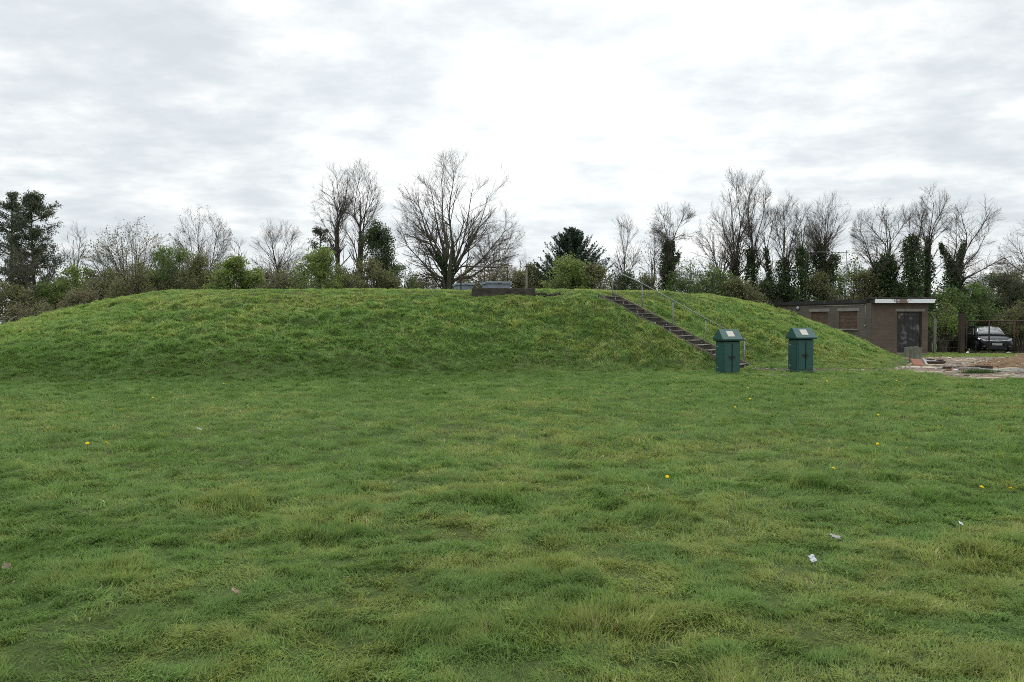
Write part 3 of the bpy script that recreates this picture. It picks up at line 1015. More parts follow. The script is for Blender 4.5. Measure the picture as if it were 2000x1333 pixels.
def env_px(pl, pr, pt, pb, Y, depth=None):
    a = at((pl + pr) / 2, (pt + pb) / 2, Y); rx = (pr - pl) / 2 * Y / FPX; rz = (pb - pt) / 2 * Y / FPX
    return a, np.array([rx, depth if depth else rx * 0.9, rz])


def leaves_obj(name, P, size, pal, mat, parent, aspect=0.6, jitter=0.25, weights=None):
    n = len(P)
    V, Q = leaf_quads(P, size, aspect=aspect)
    pal = np.array(pal)
    ci = RNG.choice(len(pal), n, p=weights)
    c = pal[ci] * RNG.uniform(1 - jitter, 1 + jitter, (n, 1))
    base = np.array(parent.location)
    return link(name, mesh_np(name, V - base, Q=Q, col=c), mat, parent)


TREE_GROUP = 'bare trees along the far boundary'
IVY_PAL = [(0.045, 0.082, 0.028), (0.066, 0.112, 0.038), (0.032, 0.058, 0.023), (0.105, 0.135, 0.045)]


def ivy_points(poly, r0, r1, n, squash=1.0):
    """points scattered round a stem polyline; radius varies with noise"""
    Pl = catmull(poly, 40)
    t = RNG.random(n); f = t * 39; i = np.minimum(f.astype(int), 38)
    p = Pl[i] + (Pl[i + 1] - Pl[i]) * (f - i)[:, None]
    rr = r0 + (r1 - r0) * t
    seed = RNG.integers(1000)
    a = RNG.uniform(0, 2 * math.pi, n)
    nz = 0.05 + 1.9 * fbm(t * 6 + seed, a * 1.1, int(seed), 3) ** 1.3
    d = rr * np.clip(nz, .2, 2) * RNG.random(n) ** 0.45
    return p + np.stack([np.cos(a) * d, np.sin(a) * d, RNG.normal(0, 0.12, n)], 1)


def bare_tree(label, Y, base_px, stems, env, r0=0.2, n1=40, n2=300, n3=2600, twig=0.0042, ivy=None, buds=None, trop=0.25, wig=0.10, name='bare_tree', cat='tree',
              tw='twig', group=TREE_GROUP, ang1=(0.45, 1.0), l1=0.50, l2=0.26, l3=0.12, depth=None, seed=0):
    global RNG
    RNG = np.random.default_rng(int(base_px) * 31 + int(Y) + seed)
    trop *= 0.7
    zb = lz((base_px - 1000) / FPX * Y, Y) - 0.08
    bx = (base_px - 1000) / FPX * Y
    base = np.array([bx, Y, zb])
    env = (env[0], env[1], env[2] - 0.07 * (env[3] - env[2]), env[3])
    E = env_px(*env, Y, depth)
    H = E[1][2] * 2 + 0.001
    sp, sr = [], []
    for s in stems:
        w = [base + np.array([RNG.normal(0, 0.05), RNG.normal(0, 0.05), 0])]
        dep = RNG.normal(0, 0.45)
        for q, (px, py) in enumerate(s):
            p = at(px, py, Y)
            p[1] += dep * (q + 1) / len(s) * E[1][1]
            w.append(p)
        c = catmull(w, 15)[:14]
        c[3:] += np.cumsum(RNG.normal(0, 0.02, (11, 3)), 0)
        ln = np.linalg.norm(np.diff(c, axis=0), axis=1).sum()
        r = r0 * (1 if len(stems) == 1 else max(0.42, 1.0 / math.sqrt(len(stems)) * 1.3))
        sp.append(c); sr.append(r * np.linspace(1, 0.0, 14) ** 1.5 + 0.016)
    sp = np.array(sp); sr = np.array(sr)
    b1, r1 = children(sp, sr, n1, 0.42, ang1, lambda t: H * l1 * (1.1 - 0.65 * t), 7, wig, trop, 0.5, 0.010, E, 0.8)
    allP = np.concatenate([sp[:, 5:][:, np.linspace(0, 8, 7).astype(int)], b1]); allR = np.concatenate([sr[:, 5:][:, np.linspace(0, 8, 7).astype(int)], r1])
    b2, r2 = children(allP, allR, int(n2 * 0.78), 0.2, (0.45, 1.05), lambda t: H * l2 * (1.05 - 0.45 * t), 5, wig * 1.2, trop, 0.5, 0.0058, E, 0.6)
    n3 = int(n3 * 0.76); n3a = int(n3 * 0.72)
    b3, r3 = children(b2, r2, n3a, 0.1, (0.3, 1.0), lambda t: H * l3 * (1 - 0.3 * t), 4, wig * 1.5, trop, 0.6, twig, E, 0.4)
    b4, r4 = children(b1, r1, n3 - n3a, 0.3, (0.3, 1.0), lambda t: H * l3 * (1 - 0.3 * t), 4, wig * 1.5, trop, 0.5, twig, E, 0.4)
    root = thing(name, label, cat, base, group=group)
    V, Q = tubes([(sp, sr, 8), (b1, r1, 5)])
    link('trunk', mesh_np('trunk', V - base, Q=Q, smooth=True), M['bark'], root)
    V, Q = tubes([(b2, r2, 4), (b3, r3, 3), (b4, r4, 3)])
    link('crown', mesh_np('crown', V - base, Q=Q), M[tw], root)
    if ivy:
        pts = np.concatenate([ivy_points([at(px, py, Y + dy) for px, py, dy in poly], ra, rb, int(n * 1.6)) for poly, ra, rb, n in ivy])
        leaves_obj('ivy', pts, RNG.uniform(0.07, 0.155, len(pts)), IVY_PAL, M['leaf'], root, 0.8, weights=[.35, .3, .2, .15])
    if buds:
        pal, nb, sz = buds
        tips = np.concatenate([b3.reshape(-1, 3), b2[:, 2:].reshape(-1, 3)])
        P = tips[RNG.choice(len(tips), nb)] + RNG.normal(0, 0.06, (nb, 3))
        leaves_obj('bud', P, RNG.uniform(sz * .6, sz * 1.4, nb), pal, M['leaf'], root)['kind'] = 'stuff'
    return root


def fan(base_px, fork, env, n, lean=0):
    global RNG
    RNG = np.random.default_rng(int(base_px) * 17 + n)
    """n stems from one fork fanning to the top of the envelope"""
    pl, pr, pt, pb = env
    out = []
    for k in range(n):
        u = (k + 0.5) / n * 2 - 1 if n > 1 else 0.0
        u += RNG.normal(0, 0.12)
        cx = (pl + pr) / 2; hw = (pr - pl) / 2
        tx = cx + u * hw * 0.78; ty = pt + (pb - pt) * (0.07 + 0.30 * u * u + 0.08 * RNG.random())
        f = (fork[0] + RNG.normal(0, 2), fork[1] + RNG.normal(0, 5))
        mx_ = f[0] * 0.45 + tx * 0.55 + RNG.normal(0, 2.5); my_ = f[1] * 0.5 + ty * 0.5
        out.append([f, (mx_, my_), (tx, ty)])
    return out


# the wide spreading tree behind the mound top
bare_tree('widest bare tree with a spreading vase of limbs, behind the hatch on the mound', 46, 872, [
    [(869, 560), (866, 535), (851, 500), (828, 445), (816, 405), (797, 340)],
    [(869, 560), (868, 530), (861, 480), (850, 440), (841, 385), (826, 328)],
    [(872, 560), (871, 530), (873, 480), (868, 430), (868, 380), (861, 318)],
    [(876, 560), (878, 525), (884, 478), (879, 425), (888, 365), (892, 318)],
    [(876, 560), (884, 515), (900, 470), (910, 405), (922, 335)],
    [(878, 560), (888, 520), (912, 482), (934, 440), (950, 395), (962, 360)],
    [(882, 560), (905, 535), (940, 505), (968, 470), (990, 440), (1006, 425)],
    [(868, 560), (852, 540), (835, 526), (812, 500), (796, 482), (788, 446)],
    [(866, 562), (845, 540), (822, 531), (802, 535), (782, 526)],
    [(885, 560), (920, 538), (958, 512), (992, 500), (1030, 492)],
    [(878, 560), (895, 512), (925, 455), (975, 392)],
    [(872, 560), (858, 505), (838, 462), (806, 395), (780, 378)],
], (768, 1026, 308, 570), r0=0.62, n1=105, n2=880, n3=5600, twig=0.0042, trop=0.22, wig=0.09, l1=0.36, l2=0.19, l3=0.085, name='bare_tree',
    ivy=[([(872, 600, 0), (870, 560, 0), (866, 520, 0), (852, 495, 0)], 0.35, 0.12, 900), ([(874, 590, 0), (880, 540, 0), (886, 490, 0)], 0.4, 0.12, 900)])
# the pair of tall trees left of it
bare_tree('tall bare tree with a pale leaning S-shaped trunk, left of a close pair', 50, 668, [
    [(666, 560), (659, 522), (656, 462), (662, 437), (653, 405), (646, 372), (642, 325)],
    [(666, 560), (660, 522), (657, 462), (663, 437), (672, 410), (679, 380), (682, 336), (676, 316)],
    [(665, 560), (659, 522), (656, 460), (652, 400), (635, 378), (613, 366), (600, 354)],
    [(665, 560), (659, 520), (656, 465), (655, 438), (628, 432), (612, 415)],
    [(666, 560), (660, 522), (657, 462), (668, 425), (664, 380), (661, 322)]],
    (597, 692, 311, 480), r0=0.38, n1=44, n2=330, n3=2500, trop=0.22, l1=0.42, l2=0.22, l3=0.10)
bare_tree('tall bare tree with many upswept forks, right of a close pair', 51, 702, [
    [(702, 560), (703, 500), (705, 457), (707, 440), (707, 385), (690, 330)],
    [(702, 560), (703, 500), (705, 457), (712, 425), (726, 408), (737, 380), (744, 345)],
    [(702, 560), (703, 500), (705, 450), (695, 425), (674, 414), (668, 395)],
    [(702, 560), (703, 500), (706, 450), (716, 372), (724, 322)],
    [(702, 560), (703, 500), (705, 455), (690, 420), (696, 365), (706, 318)],
    [(702, 560), (702, 520), (694, 480), (675, 450), (662, 435)]],
    (664, 756, 309, 505), r0=0.42, n1=46, n2=340, n3=2500, trop=0.24, l1=0.42, l2=0.22, l3=0.10,
    ivy=[([(702, 580, 0), (703, 520, 0), (705, 465, 0)], 0.35, 0.12, 500)])
# left part of the boundary
E = (118, 168, 428, 560)
bare_tree('slim bare tree right of the dark pines', 54, 145, fan(145, (145, 520), E, 4), E, r0=0.12, n1=22, n2=150, n3=1100)
E = (176, 340, 434, 610)
bare_tree('round many-stemmed tree hazed with pale green buds', 50, 258, fan(258, (258, 600), E, 15), E, r0=0.30, n1=90, n2=700, n3=4200, trop=0.18,
          tw='pale_twig', buds=([(0.13, 0.15, 0.06), (0.17, 0.18, 0.09), (0.10, 0.11, 0.05)], 5200, 0.09), name='budding_tree')
E = (332, 452, 410, 575)
bare_tree('twiggy bare tree with reddish buds, right of the round budding tree', 52, 395, fan(395, (395, 560), E, 8), E, r0=0.24, n1=60, n2=420, n3=2900,
          buds=([(0.12, 0.09, 0.045), (0.14, 0.12, 0.05)], 1800, 0.07))
E = (448, 488, 456, 570)
bare_tree('thin crooked little bare tree behind the yellow-green bush', 52, 466, fan(466, (466, 540), E, 3), E, r0=0.13, n1=18, n2=110, n3=650)
E = (484, 600, 434, 580)
bare_tree('rounded bare tree between the yellow-green bush and the small pine', 53, 542, fan(542, (542, 535), E, 8), E, r0=0.24, n1=56, n2=420, n3=2900)
# behind / right of the wide tree
E = (905, 1036, 428, 575)
bare_tree('smaller bare tree standing behind the right side of the widest tree', 58, 962, fan(962, (962, 560), E, 9), E, r0=0.22, n1=56, n2=420, n3=2800, tw='twig')
E = (985, 1050, 480, 575)
bare_tree('low thin bare sapling beside the wooden pole', 54, 1012, fan(1012, (1012, 560), E, 4), E, r0=0.10, n1=20, n2=140, n3=800, tw='pale_twig')
# right of the conifer
E = (1183, 1252, 424, 580)
bare_tree('slender bare tree just right of the dark conifer', 50, 1219, [[(1219, 560), (1219, 500), (1214, 470), (1202, 440)], [(1219, 560), (1222, 500), (1226, 460), (1225, 428)], [(1222, 560), (1236, 520), (1244, 470)], [(1216, 560), (1207, 520), (1196, 480)]],
          E, r0=0.16, n1=38, n2=260, n3=1700, trop=0.3, l1=0.36)
E = (1248, 1308, 436, 580)
bare_tree('thin bare tree with a few leaves, left of the round ivy-trunked tree', 51, 1277, fan(1277, (1275, 540), E, 4), E, r0=0.14, n1=34, n2=240, n3=1500, trop=0.1,
          buds=([(0.07, 0.07, 0.035)], 500, 0.09))
E = (1262, 1366, 393, 520)
bare_tree('round-crowned bare tree on an ivy-clad trunk behind the handrail', 47, 1305, [
    [(1305, 540), (1303, 480), (1298, 455), (1294, 430), (1292, 402)], [(1306, 540), (1308, 480), (1316, 455), (1326, 430), (1334, 405)],
    [(1306, 540), (1306, 480), (1308, 470), (1330, 462), (1352, 452)], [(1305, 540), (1303, 478), (1290, 460), (1276, 440)], [(1306, 540), (1306, 475), (1312, 440), (1312, 400)]],
    E, r0=0.26, n1=60, n2=420, n3=2900, trop=0.16, l1=0.36, l2=0.22, l3=0.10,
    ivy=[([(1303, 610, 0), (1304, 560, 0), (1306, 520, 0), (1304, 476, 0)], 0.78, 0.26, 3600), ([(1308, 530, 0), (1312, 490, 0), (1314, 475, 0)], 0.35, 0.15, 600), ([(1310, 525, 0), (1322, 505, 0), (1327, 498, 0)], 0.28, 0.1, 380)])
E = (1360, 1440, 410, 560)
bare_tree('bare tree leaning left over the crest, left of the tallest group', 49, 1412, [
    [(1410, 560), (1404, 530), (1392, 490), (1378, 465), (1366, 448)], [(1408, 555), (1398, 510), (1395, 470), (1398, 430)], [(1410, 560), (1412, 520), (1425, 470), (1430, 430)]],
    E, r0=0.2, n1=48, n2=320, n3=2000, trop=0.2)
E = (1388, 1478, 336, 545)
bare_tree('tallest bare tree of the right-hand row, upswept crown above ivy', 50, 1436, [
    [(1432, 560), (1430, 490), (1424, 440), (1420, 390), (1410, 345)], [(1438, 560), (1438, 490), (1442, 440), (1436, 390), (1432, 342)], [(1440, 560), (1442, 480), (1452, 430), (1462, 370)],
    [(1432, 560), (1428, 500), (1412, 460), (1400, 410)], [(1438, 540), (1450, 480), (1468, 440)]],
    E, r0=0.28, n1=70, n2=480, n3=3200, trop=0.32, l1=0.38, l2=0.20, l3=0.095,
    ivy=[([(1436, 640, 0), (1436, 570, 0), (1434, 510, 0)], 0.75, 0.3, 2200)])
E = (1450, 1510, 340, 545)
bare_tree('tall narrow bare tree rising from a leafy ivy column', 49, 1470, [
    [(1470, 560), (1469, 480), (1468, 420), (1478, 350)], [(1470, 560), (1470, 490), (1462, 430), (1464, 355)], [(1471, 540), (1476, 480), (1490, 420), (1496, 365)]],
    E, r0=0.2, n1=50, n2=340, n3=2200, trop=0.36, l1=0.33, l2=0.18, l3=0.09,
    ivy=[([(1470, 640, 0), (1470, 560, 0), (1468, 488, 0)], 0.85, 0.38, 3000)])
E = (1478, 1526, 398, 560)
bare_tree('slight bare tree with an ivy-wrapped leaning trunk', 48, 1506, [[(1504, 560), (1498, 510), (1492, 480), (1490, 420)], [(1504, 560), (1500, 500), (1510, 450), (1514, 410)]],
          E, r0=0.15, n1=28, n2=200, n3=1300, trop=0.3, ivy=[([(1506, 620, 0), (1504, 560, 0), (1496, 488, 0)], 0.4, 0.2, 1100)])
E = (1505, 1568, 383, 560)
bare_tree('bare tree of straight upright stems over a low ivy mound', 47, 1534, [[(1530, 520), (1528, 450), (1522, 395)], [(1534, 520), (1538, 450), (1540, 392)], [(1538, 520), (1546, 460), (1556, 410)], [(1530, 520), (1518, 460), (1512, 420)]],
          E, r0=0.19, n1=44, n2=320, n3=2200, trop=0.36, ivy=[([(1530, 650, 0), (1530, 580, 0), (1532, 508, 0)], 1.15, 0.45, 3400)])
E = (1545, 1592, 396, 545)
bare_tree('thin bare tree topping the tallest dark ivy column', 46, 1566, [[(1566, 520), (1565, 460), (1562, 405)], [(1567, 520), (1572, 470), (1580, 420)]],
          E, r0=0.17, n1=26, n2=200, n3=1300, trop=0.3, ivy=[([(1568, 650, 0), (1568, 570, 0), (1565, 485, 0)], 1.1, 0.45, 4000)])
E = (1572, 1668, 380, 545)
bare_tree('broad bare tree with dense fan of branches behind the roof aerial', 47, 1608, fan(1608, (1606, 500), E, 9), E, r0=0.30, n1=72, n2=520, n3=3600, trop=0.28, l1=0.32,
          ivy=[([(1606, 620, 0), (1604, 550, 0), (1600, 480, 0)], 1.0, 0.5, 2600), ([(1612, 560, 0), (1622, 520, 0), (1632, 500, 0)], 0.7, 0.35, 1200)])
E = (1668, 1798, 382, 560)
bare_tree('wide bare tree with spreading crown above a broad ivy bank', 46, 1738, [
    [(1740, 500), (1742, 450), (1748, 410), (1752, 388)], [(1740, 500), (1738, 470), (1722, 440), (1708, 410)], [(1741, 500), (1746, 470), (1766, 440), (1778, 405)],
    [(1740, 500), (1742, 455), (1728, 420), (1732, 392)], [(1712, 560), (1706, 520), (1690, 470), (1674, 430)], [(1712, 560), (1712, 500), (1702, 450)]],
    E, r0=0.26, n1=72, n2=500, n3=3400, trop=0.16, l1=0.34, l2=0.20, l3=0.09,
    ivy=[([(1738, 640, 0), (1736, 570, 0), (1734, 500, 0)], 1.5, 0.5, 4600), ([(1718, 620, 0), (1714, 560, 0), (1712, 515, 0)], 0.9, 0.4, 1800)])
E = (1756, 1812, 383, 545)
bare_tree('thin bare tree out of a pointed ivy spire', 45, 1782, [[(1782, 520), (1780, 465), (1778, 410)], [(1783, 520), (1788, 460), (1796, 400)]],
          E, r0=0.16, n1=28, n2=200, n3=1200, trop=0.3, ivy=[([(1784, 640, 0), (1782, 560, 0), (1780, 464, 0)], 1.25, 0.35, 4600)])
E = (1782, 1858, 368, 530)
bare_tree('tall bare tree with forked top and ivy to half height', 46, 1812, [
    [(1812, 540), (1812, 480), (1818, 440), (1832, 415), (1848, 375)], [(1812, 540), (1812, 470), (1816, 430), (1820, 375)], [(1812, 540), (1810, 480), (1802, 430), (1796, 395)]],
    E, r0=0.2, n1=46, n2=320, n3=2000, trop=0.22, ivy=[([(1810, 640, 0), (1808, 560, 0), (1813, 466, 0)], 0.9, 0.22, 2800)])
E = (1838, 1962, 388, 575)
bare_tree('ivy-clad tree forking in a V, with branches sweeping right', 47, 1864, [
    [(1864, 560), (1862, 530), (1850, 500), (1838, 480)], [(1866, 560), (1872, 510), (1882, 478), (1886, 440), (1892, 395)], [(1866, 560), (1878, 490), (1900, 450), (1925, 400)],
    [(1868, 560), (1890, 520), (1920, 495), (1948, 440)], [(1870, 560), (1895, 535), (1925, 515), (1960, 500)], [(1866, 550), (1884, 470), (1872, 430), (1866, 400)]],
    E, r0=0.26, n1=66, n2=460, n3=2900, trop=0.14, l1=0.33, l2=0.2, l3=0.09,
    ivy=[([(1862, 650, 0), (1862, 580, 0), (1862, 530, 0)], 1.2, 0.6, 3200), ([(1862, 545, 0), (1850, 505, 0), (1837, 478, 0)], 0.42, 0.16, 900), ([(1866, 545, 0), (1874, 505, 0), (1884, 475, 0)], 0.45, 0.2, 1000)])
E = (1962, 2110, 425, 600)
bare_tree('bare tree reaching in from the right-hand edge of the view', 45, 2040, fan(2040, (2040, 560), E, 9), E, r0=0.26, n1=64, n2=480, n3=3000, trop=0.05)
E = (1895, 1958, 510, 605)
bare_tree('distant pale bare tree above the dark thicket, the left one of two', 84, 1926, fan(1926, (1926, 590), E, 8), E, r0=0.3, n1=50, n2=420, n3=2600, tw='pale_twig', trop=0.05)
E = (1945, 2020, 502, 605)
bare_tree('distant brownish budding tree above the dark thicket near the right edge', 82, 1982, fan(1982, (1982, 590), E, 8), E, r0=0.3, n1=50, n2=420, n3=2600, tw='pale_twig', trop=0.05,
          buds=([(0.19, 0.15, 0.08)], 2600, 0.16))
E = (88, 130, 470, 600)
bare_tree('pale thin sapling standing in front of the pines', 45, 62, fan(62, (58, 580), (20, 120, 470, 600), 5), (10, 125, 455, 610), r0=0.10, n1=26, n2=170, n3=900, tw='pale_twig')

# ------------------------------------------------------------------ conifers


def pine(label, Y, base_px, top_py, env, nb, ntuft, pal, size=0.26, name='pine_tree', lean=0):
    bx = (base_px - 1000) / FPX * Y; zb = lz(bx, Y) - 0.05
    base = np.array([bx, Y, zb]); top = at(base_px + lean, top_py, Y)
    root = thing(name, label, 'tree', base)
    n = 16; t = np.linspace(0, 1, n)[:, None]
    tr = base * (1 - t) + top * t; tr[2:, :2] += np.cumsum(RNG.normal(0, 0.03, (n - 2, 2)), 0) * 0.6
    H = top[2] - zb
    rad = 0.16 * (1 - t[:, 0]) + 0.02
    c, r = env_px(*env, Y)
    bt = RNG.uniform(0.14, 0.99, nb)
    bp = np.stack([np.interp(bt, t[:, 0], tr[:, k]) for k in range(3)], 1)
    a = RNG.uniform(0, 2 * math.pi, nb)
    D = np.stack([np.cos(a), np.sin(a), RNG.uniform(0.05, 0.6, nb)], 1); D /= np.linalg.norm(D, axis=1, keepdims=True)
    L = np.clip(env_dist(bp, D, c, r), 0.25, 5) * RNG.uniform(0.6, 1.08, nb)
    seg = [bp]; cur = bp
    for s in range(4):
        D = D + RNG.normal(0, 0.12, (nb, 3)); D[:, 2] += 0.05; D /= np.linalg.norm(D, axis=1, keepdims=True)
        cur = cur + D * (L / 4)[:, None]; seg.append(cur)
    B = np.stack(seg, 1); BR = np.linspace(0.035, 0.01, 5)[None].repeat(nb, 0)
    V, Q = tubes([(tr[None], rad[None], 8), (B, BR, 4)])
    link('trunk', mesh_np('trunk', V - base, Q=Q, smooth=True), M['bark'], root)
    # tufts along the outer part of branches
    bi = RNG.integers(0, nb, ntuft); f = RNG.uniform(1.3, 4, ntuft); i = np.minimum(f.astype(int), 3); u = (f - i)[:, None]
    C = B[bi, i] * (1 - u) + B[bi, i + 1] * u + RNG.normal(0, 0.10, (ntuft, 3))
    k = 15
    P = np.repeat(C, k, 0) + RNG.normal(0, size * 0.52, (ntuft * k, 3)) * np.array([1, 1, 0.7])
    leaves_obj('crown', P, RNG.uniform(size * .5, size * 1.1, len(P)), pal, M['needle'], root, aspect=0.22)
    return root


PINE_PAL = [(0.070, 0.095, 0.058), (0.100, 0.120, 0.070), (0.050, 0.066, 0.044), (0.125, 0.120, 0.066)]
pine('ragged dark pine at the left edge with a spiky top', 51, 24, 378, (-26, 66, 380, 640), 80, 900, PINE_PAL)
pine('dense dark pine with a lopsided crown, right of the spiky pine', 49, 70, 384, (14, 136, 378, 650), 130, 1500, PINE_PAL, lean=-12)
pine('small dark pine poking up left of the tall pair of bare trees', 52, 626, 442, (597, 660, 440, 570), 50, 560, PINE_PAL, size=0.24)


def cypress(label, Y, base_px, top_py, half_px, bot_py):
    bx = (base_px - 1000) / FPX * Y; zb = lz(bx, Y) - 0.05
    base = np.array([bx, Y, zb]); top = at(base_px - 3, top_py, Y)
    root = thing('conifer_tree', label, 'tree', base)
    H = top[2] - zb
    hw = half_px * Y / FPX; zlow = at(base_px, bot_py, Y)[2]
    n = 14; t = np.linspace(0, 1, n)[:, None]
    tr = base * (1 - t) + top * t
    nb = 330
    bt = RNG.random(nb) ** 0.85
    bz = zlow - 1.0 + (top[2] - zlow + 0.98) * bt
    frac = np.clip((top[2] - bz) / (top[2] - zlow), 0, 1.3)
    a = RNG.uniform(0, 2 * math.pi, nb)
    L = hw * (0.05 + 1.08 * frac ** 0.9) * RNG.uniform(0.5, 1.18, nb)
    bp = np.stack([np.full(nb, base[0]) + (top[0] - base[0]) * (bz - zb) / H, np.full(nb, base[1]), bz], 1)
    seg = []
    for s in np.linspace(0, 1, 6):
        rise = 0.02 + 0.75 * s ** 2.4 * np.clip(L, 0.1, 1.7)
        seg.append(bp + np.stack([np.cos(a) * L * s, np.sin(a) * L * s, rise - 0.10 * s * L], 1))
    B = np.stack(seg, 1); BR = np.linspace(0.03, 0.008, 6)[None].repeat(nb, 0)
    V, Q = tubes([(tr[None], (0.18 * (1 - t[:, 0]) + 0.02)[None], 8), (B, BR, 4)])
    link('trunk', mesh_np('trunk', V - base, Q=Q, smooth=True), M['bark'], root)
    m = 34000
    w = L / L.sum(); bi = RNG.choice(nb, m, p=w)
    f = RNG.uniform(0.6, 5, m) ** 1.0; i = np.minimum(f.astype(int), 4); u = (f - i)[:, None]
    C = B[bi, i] * (1 - u) + B[bi, np.minimum(i + 1, 5)] * u
    spread = ((0.035 + 0.10 * np.clip(L[bi] / hw, 0, 1)) * (1.3 - f / 5))[:, None]
    P = C + RNG.normal(0, 1, (m, 3)) * spread * np.array([1, 1, 0.8])
    leaves_obj('crown', P, RNG.uniform(0.08, 0.20, m), [(0.024, 0.052, 0.034), (0.038, 0.074, 0.045), (0.017, 0.036, 0.025), (0.058, 0.085, 0.045)], M['needle'], root, aspect=0.35)
    return root


cypress('dark blue-green cone-shaped conifer standing alone on the skyline', 47, 1118, 446, 64, 545)

# ------------------------------------------------------------------ shrubs
SH = {
    'bright': [(0.217, 0.304, 0.072), (0.254, 0.335, 0.087), (0.162, 0.236, 0.062), (0.186, 0.192, 0.081)],
    'green': [(0.127, 0.221, 0.058), (0.179, 0.273, 0.067), (0.088, 0.152, 0.050), (0.158, 0.179, 0.070)],
    'olive': [(0.170, 0.190, 0.078), (0.233, 0.244, 0.092), (0.122, 0.135, 0.064), (0.208, 0.190, 0.098)],
    'brown': [(0.186, 0.162, 0.097), (0.154, 0.149, 0.081), (0.235, 0.203, 0.121), (0.162, 0.186, 0.078)],
    'dark': [(0.063, 0.095, 0.041), (0.085, 0.121, 0.048), (0.044, 0.065, 0.032), (0.111, 0.128, 0.056)],
    'pale': [(0.297, 0.283, 0.178), (0.223, 0.194, 0.127), (0.342, 0.297, 0.238), (0.178, 0.194, 0.089)],
}
SHRUB_GROUP = 'shrubs along the far boundary'


def shrub(label, Y, cx, pt, hw, pal, dens=1.0, sparse=False, name='shrub', pb=None, size=0.11):
    hw *= 1.35; dens *= 2.1; pt -= 3
    bx = (cx - 1000) / FPX * Y; zb = lz(bx, Y) - 0.05
    base = np.array([bx, Y, zb])
    top = at(cx, pt, Y)[2]; H = max(top - zb, 0.6); W = hw * Y / FPX
    root = thing(name, label, 'shrub', base, group=SHRUB_GROUP)
    # stems
    ns = int(26 + 10 * W)
    a = RNG.uniform(0, 2 * math.pi, ns); sp = RNG.random(ns) ** 0.6
    tip = np.stack([bx + np.cos(a) * W * sp, Y + np.sin(a) * W * 0.8 * sp, zb + H * (1.03 - 0.5 * sp ** 2.2) * RNG.uniform(0.72, 1.06, ns)], 1)
    b0 = base + np.stack([np.cos(a), np.sin(a), np.zeros(ns)], 1) * 0.35 * W * sp[:, None]
    mid = b0 * 0.5 + tip * 0.5 + np.array([0, 0, 0.12]) * H + RNG.normal(0, 0.08, (ns, 3))
    t = np.linspace(0, 1, 6)[None, :, None]
    S = b0[:, None] * (1 - t) ** 2 + 2 * mid[:, None] * t * (1 - t) + tip[:, None] * t ** 2
    SR = np.linspace(0.028, 0.008, 6)[None].repeat(ns, 0)
    E = (base + np.array([0, 0, H * 0.55]), np.array([W * 1.1, W, H * 0.52]))
    b2, r2 = children(S, SR, int(ns * 9), 0.25, (0.3, 1.0), lambda q: H * 0.22 * (1.1 - 0.5 * q), 4, 0.2, 0.15, 0.6, 0.007, E, 0.5)
    b3, r3 = children(b2, r2, int(ns * 26), 0.1, (0.3, 1.1), lambda q: H * 0.09 + 0 * q, 3, 0.2, 0.1, 0.7, 0.0055, E, 0.4)
    V, Q = tubes([(S, SR, 4), (b2, r2, 3), (b3, r3, 3)])
    link('branches', mesh_np('branches', V - base, Q=Q), M['pale_twig' if sparse else 'twig'], root)
    nl = int(900 * W * H ** 0.8 * dens)
    tips = np.concatenate([b3[:, 1:].reshape(-1, 3), b2[:, 1:].reshape(-1, 3)])
    # clumps: favour some tips
    wts = 0.15 + sstep(0.38, 0.62, fbm(tips[:, 0] * 1.1 + tips[:, 1] * 0.7, tips[:, 2] * 1.3, int(abs(cx)) + 3, 2))
    wts /= wts.sum()
    P = tips[RNG.choice(len(tips), nl, p=wts)] + RNG.normal(0, 0.10, (nl, 3))
    P = P[P[:, 2] > zb + 0.05]
    leaves_obj('foliage', P, RNG.uniform(size * .6, size * 1.35, len(P)), SH[pal], M['shrub_leaf'], root, 0.65)
    return root


